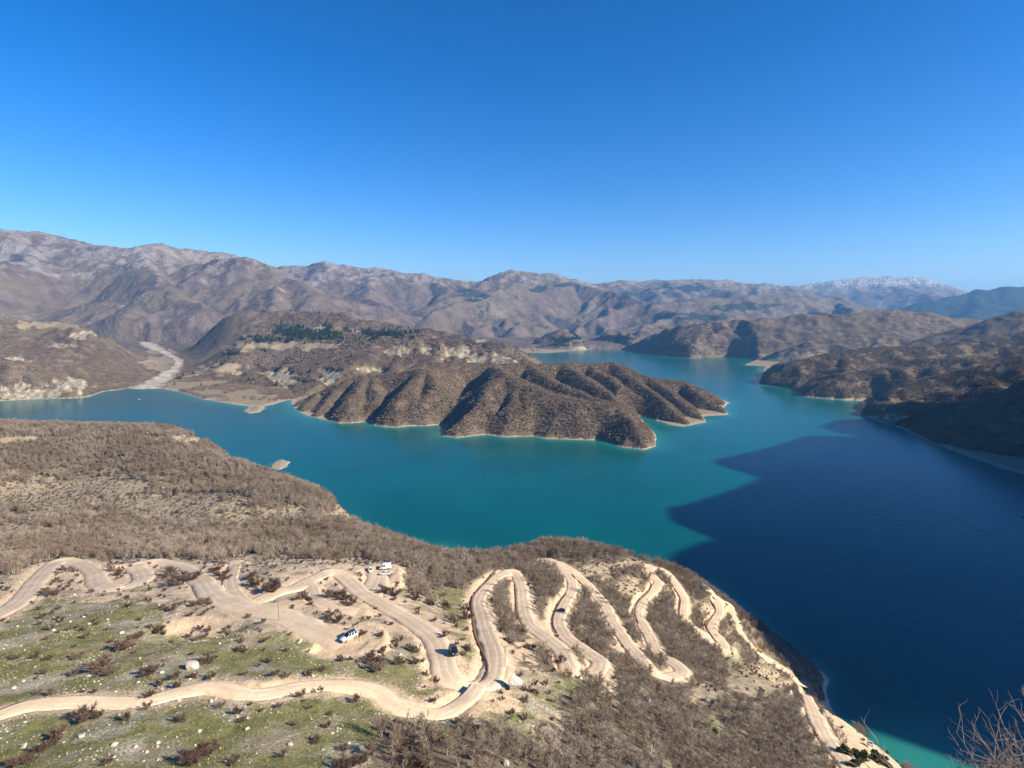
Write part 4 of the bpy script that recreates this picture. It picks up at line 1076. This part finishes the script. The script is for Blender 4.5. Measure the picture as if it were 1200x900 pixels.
scatter('low_scrub', np.stack([X, Y, Z], 1)[k], RNG.uniform(.28, .75, k.sum()), [t_[2] for t_ in BUSHES], 'low dark scrub dotted over the bare tan slopes', 'scrub', .1)

# woods across the water
X, Y = jitter(-2600, 2600, 1050, 2700, 4.4)
MFd.idx(X, Y); X, Y = X[MFd.ok], Y[MFd.ok]; MFd.idx(X, Y)
Z = MFd(gz); CL = MFd(attrs['cliff']); OP = MFd(attrs['open']); SDm = MFd(gsd); RD = MFd(grd)
PX, PY, DP = project(X, Y, Z)
G = gg.reshape(520, 760)[MFd.i, MFd.j]
k = (Z > 3.2) & (SDm > 7) & (CL < .3) & (RD > 50) & (PX > -40) & (PX < 1240) & (OP < .45 + .3 * RNG.random(len(X)))
gap = fbm(X / 60, Y / 60, 3, 401) + .4 * fbm(X / 17, Y / 17, 2, 402)
k &= np.where(G == PEN, gap > -.38, gap > -.16)
PN = ell(PX, PY, Y, PINE_PX) > .35
rnd = np.clip(RNG.normal(.66, .17, len(X)) + .22 * fbm(X / 40, Y / 40, 3, 404), .35, 1.2)
for grp, lb in ((PEN, 'leafless brown wood covering the ridged peninsula in the lake'), (LEFT, 'leafless brown wood on the hills beyond the lake, left'), (RIGHT, 'leafless brown wood on the shaded hills along the far right shore')):
    kk = k & ~PN & ((G == grp) if grp == PEN else ((G == grp) | ((G == -1) & ((X < 350) == (grp == LEFT)))))
    scatter('woodland', np.stack([X, Y, Z - .3], 1)[kk], rnd[kk], FAR_TREES, lb, 'woodland')
X2, Y2 = jitter(-1500, 1500, 2200, 5200, 11.0)
MFd.idx(X2, Y2); X2, Y2 = X2[MFd.ok], Y2[MFd.ok]; MFd.idx(X2, Y2); Z2 = MFd(gz)
P2 = project(X2, Y2, Z2); kk = (ell(P2[0], P2[1], Y2, PINE_PX) + .6 * fbm(X2 / 70, Y2 / 70, 3, 9) > .2 + .6 * RNG.random(len(X2))) & (Z2 > 3)
scatter('pine_wood', np.stack([X2, Y2, Z2 - .3], 1)[kk], RNG.uniform(1.2, 2.1, kk.sum()), PINES, 'dark green pine wood in patches on the hills across the lake', 'woodland')
kk = (ell(P2[0], P2[1], Y2, PINE_PX) <= .32) & (Z2 > 6) & (MFd(gsd) > 15) & (MFd(attrs['cliff']) < .3) & (MFd(attrs['open']) < .5) & (fbm(X2 / 120, Y2 / 120, 3, 411) > -.15) & (Y2 > 2650) & (Y2 < 4300) & (MFd(grd) > 60)
scatter('woodland', np.stack([X2, Y2, Z2 - .3], 1)[kk], RNG.uniform(1.1, 1.8, kk.sum()), FAR_TREES, 'hazy leafless wood on the farthest hills before the mountains', 'woodland')

# ------------------------------------------------------------------ vehicles
M['glass'] = mat_simple('dark_glass', (0.012, 0.015, 0.018), .06); M['tyre'] = mat_simple('tyre_rubber', (0.02, 0.02, 0.02), .8); M['rim'] = mat_simple('alloy', (0.45, 0.45, 0.47), .3, .8)
M['lamp'] = mat_simple('lamp_lens', (0.75, 0.75, 0.72), .1); M['tail'] = mat_simple('red_lens', (0.35, 0.015, 0.012), .2); M['trim'] = mat_simple('black_trim', (0.025, 0.025, 0.027), .5)
def paint(n, c): return mat_simple(n, c, .28, 0.0, .05, 2.0, .6)
PAINT = {'white': paint('white_paint', (.78, .78, .76)), 'black': paint('black_paint', (.012, .012, .014)), 'grey': paint('grey_paint', (.10, .11, .12)), 'teal': paint('teal_paint', (.09, .15, .17)), 'darkroof': mat_simple('glass_roof', (.05, .06, .075), .12)}
def car(px, py, heading, paint_, label, kind='suv', roof=None, at=None):
    p = Vector(at) if at is not None else hit_ground(px, py)[0]
    L_, W_, hb, hr = {'suv': (4.6, .94, 1.05, 1.76), 'car': (4.3, .88, .92, 1.46), 'van': (5.2, 1.0, 1.2, 2.25)}[kind]
    e = bpy.data.objects.new({'suv': 'parked_suv', 'car': 'parked_car', 'van': 'parked_van'}[kind], None); COL.objects.link(e)
    props(e, label, {'suv': 'suv', 'car': 'car', 'van': 'van'}[kind])
    hx, hy = math.cos(heading), math.sin(heading)
    q4 = [surface(p.x + hx * a_ * L_ * .3 + hy * b_ * .8, p.y + hy * a_ * L_ * .3 - hx * b_ * .8) for a_ in (1, -1) for b_ in (1, -1)]
    zf, zr, rt, lt = (q4[0] + q4[1]) / 2, (q4[2] + q4[3]) / 2, (q4[0] + q4[2]) / 2, (q4[1] + q4[3]) / 2
    e.location = (p.x, p.y, max((zf + zr) / 2, surface(p.x, p.y), max(q4) - .12) + .02); e.rotation_euler = (math.atan2(lt - rt, 1.6) * .5, -math.atan2(zf - zr, L_ * .6), heading)
    h = L_ / 2
    def ring(x, w, z0, z1, c=.09): return [(x, -w + c, z0), (x, w - c, z0), (x, w, z0 + c), (x, w, z1 - c * 1.4), (x, w - c * 1.6, z1), (x, -w + c * 1.6, z1), (x, -w, z1 - c * 1.4), (x, -w, z0 + c)]
    hood = hb * (.93 if kind != 'van' else .98)
    b = MB(); b.rings([ring(-h, W_ * .86, .42, hb * .9), ring(-h + .12, W_ * .96, .30, hb), ring(-h * .5, W_, .26, hb), ring(h * .3, W_, .26, hb), ring(h * .42, W_ * .99, .26, hood), ring(h - .35, W_ * .95, .28, hood * .93), ring(h - .06, W_ * .86, .36, hood * .8), ring(h, W_ * .78, .44, hood * .68)])
    b.build('body', paint_, e, True)
    xb0, xb1 = (-h + .06, h * .44) if kind != 'van' else (-h + .04, h * .72)
    xt0, xt1 = (-h + .42, h * .08) if kind == 'suv' else ((-h + .95, h * .02) if kind == 'car' else (-h + .16, h * .42))
    wb, wt = W_ * .95, W_ * .76 if kind != 'van' else W_ * .88
    B = [(xb0, -wb, hb - .02), (xb1, -wb, hb - .02), (xb1, wb, hb - .02), (xb0, wb, hb - .02)]; T = [(xt0, -wt, hr - .05), (xt1, -wt, hr - .05), (xt1, wt, hr - .05), (xt0, wt, hr - .05)]
    b = MB(); b.rings([B, T]); b.build('cabin', paint_, e)
    b = MB(); b.rings([[(x * 1.0, y * 1.02, hr - .055) for x, y, z in T], [(x * .97, y * .93, hr) for x, y, z in T]]); b.build('roof', roof or paint_, e, False)
    def pane(name, q, out, mat=M['glass'], f=.82):
        c = sum((Vector(v) for v in q), Vector()) / 4
        o_ = Vector(out)
        r1 = [c + (Vector(v) - c) * f - o_ * .03 for v in q]; r2 = [v + o_ * .05 for v in r1]
        m = MB(); m.rings([r1, r2]); return m.build(name, mat, e)
    pane('windscreen', [B[1], B[2], T[2], T[1]], (.75, 0, .6), f=.88); pane('rear_window', [B[3], B[0], T[0], T[3]], (-.8, 0, .4), f=.8)
    for s_, (i0, i1) in ((-1, (0, 1)), (1, (3, 2))):
        b0, b1, t0, t1 = (Vector(v) for v in (B[i0], B[i1], T[i0], T[i1]))
        spans = ((.04, .34), (.37, .66), (.69, .97)) if kind != 'van' else ((.62, .78), (.8, .96))
        for f0, f1 in spans: pane('side_window', [b0.lerp(b1, f0), b0.lerp(b1, f1), t0.lerp(t1, f1), t0.lerp(t1, f0)], (0, s_, .15), f=.86)
        m = MB(); m.box(xb1 - .5, xb1 - .35, s_ * (W_ + .02), s_ * (W_ + .2), hb, hb + .16); m.build('mirror', paint_, e)
        m = MB(); m.box(h - .22, h - .03, s_ * W_ * .5, s_ * W_ * .82, hood * .66, hood * .8); m.build('headlight', M['lamp'], e)
        m = MB(); m.box(-h - .02, -h + .14, s_ * W_ * .66, s_ * W_ * .9, hb * .66, hb * .92); m.build('tail_light', M['tail'], e)
        for xw in (-h * .58, h * .62):
            m = MB(); R0 = .35 if kind != 'car' else .31
            m.rings([[(xw + math.cos(a) * R0, s_ * yy, R0 + math.sin(a) * R0) for a in np.linspace(0, 6.2832, 14, endpoint=False)] for yy in (W_ - .2, W_ + .03)])
            w = m.build('wheel', M['tyre'], e)
            m = MB(); m.rings([[(xw + math.cos(a) * R0 * .62, s_ * yy, R0 + math.sin(a) * R0 * .62) for a in np.linspace(0, 6.2832, 10, endpoint=False)] for yy in (W_ - .05, W_ + .045)]); m.build('rim', M['rim'], w)
    m = MB(); m.box(h - .16, h + .05, -W_ * .8, W_ * .8, .3, .5); m.build('front_bumper', M['trim'], e)
    m = MB(); m.box(-h - .05, -h + .16, -W_ * .85, W_ * .85, .32, .52); m.build('rear_bumper', M['trim'], e)
    return e
def hd(dx, dy): return math.atan2(dy, dx)
car(409, 751, hd(-.62, -.78), PAINT['white'], 'white suv with dark glossy roof parked at the round end of the upper dirt road', 'suv', PAINT['darkroof'])
car(531, 768, hd(.33, -.94), PAINT['black'], 'black suv parked on the inner edge of the big bend of the dirt road', 'suv')
car(452, 667, hd(-1, -.12), PAINT['white'], 'white van parked at the edge of the wood, rear of the small car park', 'van')
car(451, 675, hd(-1, -.1), PAINT['white'], 'white car parked right in front of the white van', 'car')
car(434, 670, hd(.35, -.94), PAINT['white'], 'white car facing the viewer, leftmost in the small car park', 'car')
car(657, 718, hd(-1, .15), PAINT['black'], 'black car driving on the hairpin road with trees on both sides', 'car')
car(820, 686, hd(.7, -.7), PAINT['grey'], 'dark grey car parked at the top of the lake road above the water', 'car')
car(828, 693, hd(.9, -.45), PAINT['teal'], 'blue-grey car parked at the fork above the last hairpin', 'suv')
car(1019, 876, hd(.5, .86), PAINT['white'], 'white car parked on the pale beach by the turquoise shallows', 'suv')

# excavator
M['yellow'] = paint('yellow_paint', (.55, .33, .02))
p = hit_ground(890, 764)[0]
e = bpy.data.objects.new('excavator', None); COL.objects.link(e); e.location = (p.x, p.y, surface(p.x, p.y)); e.rotation_euler.z = hd(-.9, .4)
props(e, 'yellow excavator working at the edge of the lake road above the dark water', 'excavator')
for s_ in (-1, 1):
    m = MB(); m.rings([[(x, y * s_, z) for x, z in ((-1.7, .35), (-1.4, 0), (1.4, 0), (1.7, .35), (1.5, .75), (-1.5, .75))] for y in (.75, 1.25)]); m.build('track', M['trim'], e)
m = MB(); m.rings([[(-1.7, -1.2, .85), (1.1, -1.2, .85), (1.1, 1.2, .85), (-1.7, 1.2, .85)], [(-1.8, -1.25, 1.5), (1.1, -1.25, 1.4), (1.1, 1.25, 1.4), (-1.8, 1.25, 1.5)], [(-1.6, -1.1, 2.0), (.1, -1.1, 1.9), (.1, 1.1, 1.9), (-1.6, 1.1, 2.0)]]); m.build('body', M['yellow'], e)
m = MB(); m.rings([[(-.2, .2, 1.4), (1.2, .2, 1.4), (1.2, 1.15, 1.4), (-.2, 1.15, 1.4)], [(-.1, .25, 2.8), (.85, .25, 2.8), (.85, 1.1, 2.8), (-.1, 1.1, 2.8)]]); c_ = m.build('cab', M['yellow'], e)
m = MB(); m.rings([[(1.1, .3, 1.75), (1.1, 1.05, 1.75), (.93, 1.0, 2.6), (.93, .35, 2.6)], [(1.16, .3, 1.77), (1.16, 1.05, 1.77), (.99, 1.0, 2.62), (.99, .35, 2.62)]]); m.build('windscreen', M['glass'], c_)
m = MB(); m.tube([(.9, -.35, 1.3), (2.4, -.35, 3.6), (4.4, -.35, 3.3)], [.26, .3, .2], 4); m.build('boom', M['yellow'], e)
m = MB(); m.tube([(4.2, -.35, 3.5), (5.0, -.35, 1.4)], [.22, .14], 4); m.build('stick', M['yellow'], e)
m = MB(); m.rings([[(4.6, -.8, 1.35), (5.3, -.8, 1.4), (5.1, -.8, .55), (4.5, -.8, .6)], [(4.6, .1, 1.35), (5.3, .1, 1.4), (5.1, .1, .55), (4.5, .1, .6)]]); m.build('bucket', M['trim'], e)

# big boulder at the bend and its small neighbour
bm_ = rock_mesh(911, M['boulder'], 1.25, 4)
p = hit_ground(601, 810)[0]
o = link('boulder', bm_); o.location = p + Vector((.2, .5, 1.9)); o.scale = (2.5, 1.8, 2.5); o.rotation_euler = (.25, -.35, .5)
props(o, 'huge pale grey boulder standing at the outer edge of the big road bend', 'boulder')
put_rock(589, 807, 4.5, ROCKS[2], 'small pale stone on the road edge just left of the huge boulder')

# berms of dug earth along the road edges
BERMS = [[(560, 803), (568, 797), (571, 789), (570, 778), (563, 762), (556, 745), (553, 722), (553, 703), (560, 693), (570, 683), (578, 672), (583, 667)], [(603, 686), (604, 700), (605, 716), (608, 728)], [(664, 696), (655, 708), (649, 722), (648, 734), (653, 744)], [(752, 671), (757, 678), (763, 685), (760, 694), (748, 706), (744, 719), (748, 732)], [(790, 690), (797, 702), (796, 718), (799, 730)], [(832, 703), (838, 714), (834, 724), (826, 730), (831, 741), (838, 752)], [(664, 667), (676, 680), (690, 693)]]
for tr in BERMS:
    pts = [hit_ground(*q)[0] for q in tr]; pts = np.array([tuple(q) for q in pts if q is not None])
    C = catmull(pts, 0.8); n = len(C)
    T = np.gradient(C[:, :2], axis=0); T /= np.linalg.norm(T, axis=1)[:, None] + 1e-9; N = np.stack([-T[:, 1], T[:, 0]], 1)
    prof = [(-.95, -.5), (-.55, .25), (-.2, .75), (.15, .8), (.5, .35), (.95, -.5)]
    hh = 1 + .5 * fbm(np.arange(n) / 4.0, np.full(n, pts[0, 0]), 3, 14); hh[0] *= .3; hh[-1] *= .3
    X = C[:, None, 0] + N[:, None, 0] * np.array([q[0] for q in prof])[None]; Yb = C[:, None, 1] + N[:, None, 1] * np.array([q[0] for q in prof])[None]
    Zb = C[:, None, 2] + np.array([q[1] for q in prof])[None] * hh[:, None]
    props(link('earth_berm', array_mesh('earth_berm', np.stack([X.ravel(), Yb.ravel(), Zb.ravel()], 1), grid_faces(n, 6)[:, ::-1]), [M['ditch']]), kind='structure')

# people walking on the lower roads
def person(px, py, heading, shirt, trousers, label, stride=.22):
    p = hit_ground(px, py)[0]
    J = {'pelvis': (0, 0, .95), 'waist': (0, 0, 1.12), 'chest': (.01, 0, 1.34), 'neck': (.02, 0, 1.5), 'head': (.04, 0, 1.62), 'crown': (.03, 0, 1.74),
         'hipl': (0, .1, .9), 'kneel': (stride * .7, .1, .5), 'anklel': (stride * .6, .1, .09), 'toel': (stride * .6 + .18, .11, .03), 'hipr': (0, -.1, .9), 'kneer': (-stride * .2, -.1, .5), 'ankler': (-stride, -.1, .1), 'toer': (-stride + .17, -.11, .03),
         'shl': (0, .19, 1.43), 'ell': (-.1, .25, 1.16), 'wrl': (.02, .24, .92), 'hal': (.05, .23, .83), 'shr': (0, -.19, 1.43), 'elr': (.02, -.25, 1.16), 'wrr': (.16, -.22, .95), 'har': (.2, -.21, .87)}
    Rr = {'pelvis': .15, 'waist': .13, 'chest': .15, 'neck': .06, 'head': .1, 'crown': .07, 'hipl': .095, 'hipr': .095, 'kneel': .065, 'kneer': .065, 'anklel': .045, 'ankler': .045, 'toel': .04, 'toer': .04, 'shl': .07, 'shr': .07, 'ell': .048, 'elr': .048, 'wrl': .036, 'wrr': .036, 'hal': .04, 'har': .04}
    ks = list(J); ed = [('pelvis', 'waist'), ('waist', 'chest'), ('chest', 'neck'), ('neck', 'head'), ('head', 'crown'), ('pelvis', 'hipl'), ('hipl', 'kneel'), ('kneel', 'anklel'), ('anklel', 'toel'), ('pelvis', 'hipr'), ('hipr', 'kneer'), ('kneer', 'ankler'), ('ankler', 'toer'), ('chest', 'shl'), ('shl', 'ell'), ('ell', 'wrl'), ('wrl', 'hal'), ('chest', 'shr'), ('shr', 'elr'), ('elr', 'wrr'), ('wrr', 'har')]
    me = bpy.data.meshes.new('person'); me.from_pydata([J[k] for k in ks], [(ks.index(a), ks.index(b)) for a, b in ed], [])
    t = NT('clothing'); tc = t.n.new('ShaderNodeTexCoord'); sx = t.n.new('ShaderNodeSeparateXYZ'); t.l.new(tc.outputs['Object'], sx.inputs[0]); z = sx.outputs['Z']
    c = t.mix(t.math('GREATER_THAN', z, .98), trousers, shirt); c = t.mix(t.math('GREATER_THAN', z, 1.49), c, (.42, .26, .19)); c = t.mix(t.math('GREATER_THAN', z, 1.69), c, (.03, .02, .015)); c = t.mix(t.math('LESS_THAN', z, .1), c, (.03, .03, .03))
    t.color(c); t.set(Roughness=.9)
    o = link('person', me, [t.mat])
    sk = o.modifiers.new('skin', 'SKIN'); o.modifiers.new('smooth', 'SUBSURF').levels = 1; o.modifiers['smooth'].render_levels = 1
    for i, k in enumerate(ks): me.skin_vertices[0].data[i].radius = (Rr[k], Rr[k])
    me.skin_vertices[0].data[0].use_root = True
    o.location = (p.x, p.y, surface(p.x, p.y)); o.rotation_euler.z = heading
    return props(o, label, 'person')
person(804, 735, 2.4, (.03, .03, .04), (.03, .035, .06), 'person in dark clothes walking on the road between the last two hairpins')
person(838, 746, 1.2, (.02, .02, .025), (.03, .03, .04), 'person in dark clothes at the inside of the last hairpin, left of two')
person(840, 747, 1.6, (.05, .05, .06), (.02, .02, .03), 'person in charcoal clothes at the inside of the last hairpin, right of two')
person(832, 759, 3.0, (.16, .06, .04), (.05, .04, .03), 'person in a reddish brown jacket at the bottom of the last hairpin')
person(778, 671, -.7, (.03, .03, .035), (.03, .03, .04), 'person in dark clothes walking at the top of the second to last hairpin')

# boats
def boat(at, heading, L_, paint_, inner, label):
    e = bpy.data.objects.new('boat', None); COL.objects.link(e); e.location = at; e.rotation_euler.z = heading
    w = L_ * .17
    st = [(-.5, .8, .30), (-.3, 1, .3), (0, 1, .3), (.25, .78, .34), (.42, .36, .42), (.5, .04, .5)]
    out = [[(x * L_, -w * k, z * L_ * .22 + .1), (x * L_, -w * k * .7, -.12), (x * L_, w * k * .7, -.12), (x * L_, w * k, z * L_ * .22 + .1), (x * L_, w * k * .86, z * L_ * .22 + .1), (x * L_, w * k * .6, .06), (x * L_, -w * k * .6, .06), (x * L_, -w * k * .86, z * L_ * .22 + .1)] for x, k, z in st]
    m = MB(); m.rings(out); m.build('hull', paint_, e)
    for x in (-.28, .02, .24):
        m = MB(); m.box(x * L_ - .14, x * L_ + .14, -w * .74, w * .74, .24, .3); m.build('seat', inner, e)
    return props(e, label, 'boat')
M['wood'] = mat_simple('worn_wood', (.22, .15, .09), .7)
q = at_z(960, 787, .1); boat((q[0], q[1], .1), hd(.6, -.8), 5.5, PAINT['white'], M['wood'], 'white boat lying in the shade against the dark rocky shore')
q = at_z(1198, 606, .1); boat((q[0] + 1.2, q[1], .1), hd(-1, -.1), 6.5, M['trim'], M['wood'], 'dark boat on the blue water cut by the right edge')
q = at_z(163, 468, .1); boat((q[0], q[1], .1), hd(.9, .2), 8.0, PAINT['white'], M['wood'], 'tiny white boat on the water off the river mouth')

# houses in the clearing by the river
M['plaster'] = mat_simple('white_plaster', (.74, .72, .68), .9); M['roof'] = mat_simple('clay_roof', (.33, .15, .09), .85)
def mid_ground(x, y): return float(mid_height(np.array([x], float), np.array([y], float))[0][0])
for hx_, hy_, Y0, sz, lb in ((231, 433, 2560, 1.0, 'white house in the green clearing by the river, left of two'), (235.5, 432, 2600, .85, 'smaller white house in the green clearing by the river, right of two')):
    q = at_y(hx_, hy_, Y0); z = mid_ground(q[0], q[1])
    e = bpy.data.objects.new('house', None); COL.objects.link(e); e.location = (q[0], q[1], z); e.scale = (sz,) * 3; e.rotation_euler.z = .2; props(e, lb, 'house')
    m = MB(); m.rings([[(-5, -4, -3), (5, -4, -3), (5, 4, -3), (-5, 4, -3)], [(-5, -4, 5.6), (5, -4, 5.6), (5, 4, 5.6), (-5, 4, 5.6)]]); m.build('wall', M['plaster'], e)
    m = MB(); m.rings([[(-5.5, -4.6, 5.4), (-5.5, 4.6, 5.4), (-5.5, 0, 7.8)], [(5.5, -4.6, 5.4), (5.5, 4.6, 5.4), (5.5, 0, 7.8)]]); r_ = m.build('roof', M['roof'], e)
    m = MB(); m.box(2, 2.7, .5, 1.2, 6, 8.6); m.build('chimney', M['plaster'], r_)
    m = MB(); m.box(-.6, .6, -4.06, -3.9, 0, 2.2); m.build('door', M['wood'], e)
    for wx_, wz_ in ((-3.2, 1.1), (3.2, 1.1), (-3.2, 3.8), (0, 3.8), (3.2, 3.8)):
        m = MB(); m.box(wx_ - .6, wx_ + .6, -4.05, -3.9, wz_, wz_ + 1.3); m.build('window', M['glass'], e)

# thin wooden poles beside the roads
for px_, py_, lb in ((592, 783, 'thin wooden pole beside the road right above the huge boulder'), (327, 729, 'thin wooden pole at the lower edge of the wide dirt road')):
    p = hit_ground(px_, py_)[0]
    e = bpy.data.objects.new('utility_pole', None); COL.objects.link(e); e.location = p; props(e, lb, 'pole')
    m = MB(); m.tube([(0, 0, -.5), (0, 0, 3), (0, 0, 6.5)], [.1, .09, .07], 7); m.build('post', M['wood'], e)
    m = MB(); m.box(-.6, .6, -.05, .05, 6.0, 6.12); m.build('crossarm', M['wood'], e)

# dry branches of the shrub at the view point
def near_shrub(root, stems, spread, L0, label, seed, bias):
    r = random.Random(seed); m = MB(); tw = MB()
    def grow(p, d, ln, rad, lvl):
        pts = [p]; q = p.copy(); dd = d.copy(); n = 5 if lvl == 0 else 4
        for k in range(n):
            dd = (dd + Vector((r.gauss(0, .16), r.gauss(0, .16), r.gauss(0.03, .13)))).normalized()
            q = q + dd * ln / n; pts.append(q.copy())
            if lvl < 3 and k > 0:
                for _ in range(2 if lvl == 0 and r.random() < .8 else (1 if r.random() < .85 else 0)):
                    nd = (dd * .9 + Vector((r.gauss(0, .55), r.gauss(0, .5), r.gauss(.1, .45)))).normalized()
                    grow(q.copy(), nd, ln * r.uniform(.35, .6), rad * .55, lvl + 1)
        (m if lvl < 2 else tw).tube(pts, [rad * (1 - .75 * k / n) for k in range(n + 1)], 6 if lvl < 2 else 4, 0, False)
    for s_ in range(stems):
        a = Vector((r.gauss(bias[0], spread), r.gauss(bias[1], spread * .8), r.uniform(.55, 1.1))).normalized()
        grow(Vector((r.gauss(0, .5), r.gauss(0, .35), -.25)), a, L0 * r.uniform(.7, 1.1), .023 * r.uniform(.6, 1.2), 0)
    e = bpy.data.objects.new('dry_shrub', None); COL.objects.link(e); e.location = root; props(e, label, 'shrub')
    m.build('branch', M['twig_near'], e, True); tw.build('twig', M['twig_near'], e, True)
near_shrub((9.4, 8.1, 281.3), 120, .45, 1.36, 'bare dry shrub with tangled pale branches filling the lower right corner', 21, (-.55, .05))
near_shrub((8.3, 8.3, 280.7), 9, .4, 1.5, 'low bare sprigs rising from the bottom edge left of the tangled shrub', 33, (-.35, 0))

# ------------------------------------------------------------------ single out what stands next to a landmark
LAND = [('big white meadow rock', 226, 779), ('white suv', 409, 751), ('black suv', 531, 768), ('huge grey boulder', 601, 800), ('white van', 452, 667), ('lone rock on the junction', 260, 687), ('thin pole by the road', 327, 729), ('black car among the hairpins', 657, 717), ('grey rock on the track', 16, 838), ('white outcrop in the thicket', 759, 819)]
WHAT = {'bush': 'dark leafless bramble bush', 'rock': 'pale limestone rock', 'bare_tree': 'leafless grey-brown tree'}
pool = []
for o in list(COL.objects):
    k_ = o.name.split('.')[0]
    if k_ in WHAT and o.get('group'):
        a_, b_, _d = project(o.location.x, o.location.y, o.location.z); pool.append([o, k_, float(a_), float(b_), False])
for nm, lx_, ly_ in LAND:
    for k_ in WHAT:
        for side, fn in (('to its left', lambda u, v: u < 0 and abs(v) < -u), ('to its right', lambda u, v: u > 0 and abs(v) < u), ('just behind it', lambda u, v: v < 0 and abs(u) <= -v), ('just in front of it', lambda u, v: v > 0 and abs(u) <= v)):
            c_ = [(math.hypot(q[2] - lx_, q[3] - ly_), i) for i, q in enumerate(pool) if q[1] == k_ and fn(q[2] - lx_, q[3] - ly_)]
            if not c_: continue
            d_, i = min(c_)
            if d_ < 90 and not pool[i][4]:
                pool[i][4] = True; pool[i][0]['label'] = '%s nearest the %s, %s' % (WHAT[k_], nm, side)

# ------------------------------------------------------------------ haze
t = bpy.data.materials.new('air'); t.use_nodes = True; n_ = t.node_tree.nodes; n_.remove(n_['Principled BSDF'])
pv = n_.new('ShaderNodeVolumePrincipled'); pv.inputs['Color'].default_value = (.20, .52, 1.0, 1); pv.inputs['Density'].default_value = 4.2e-5; pv.inputs['Anisotropy'].default_value = 0.1
t.node_tree.links.new(pv.outputs[0], n_['Material Output'].inputs['Volume'])
b = MB(); b.box(-27000, 27000, -27000, 27000, -24, 1650)
props(b.build('haze', t), kind='stuff')
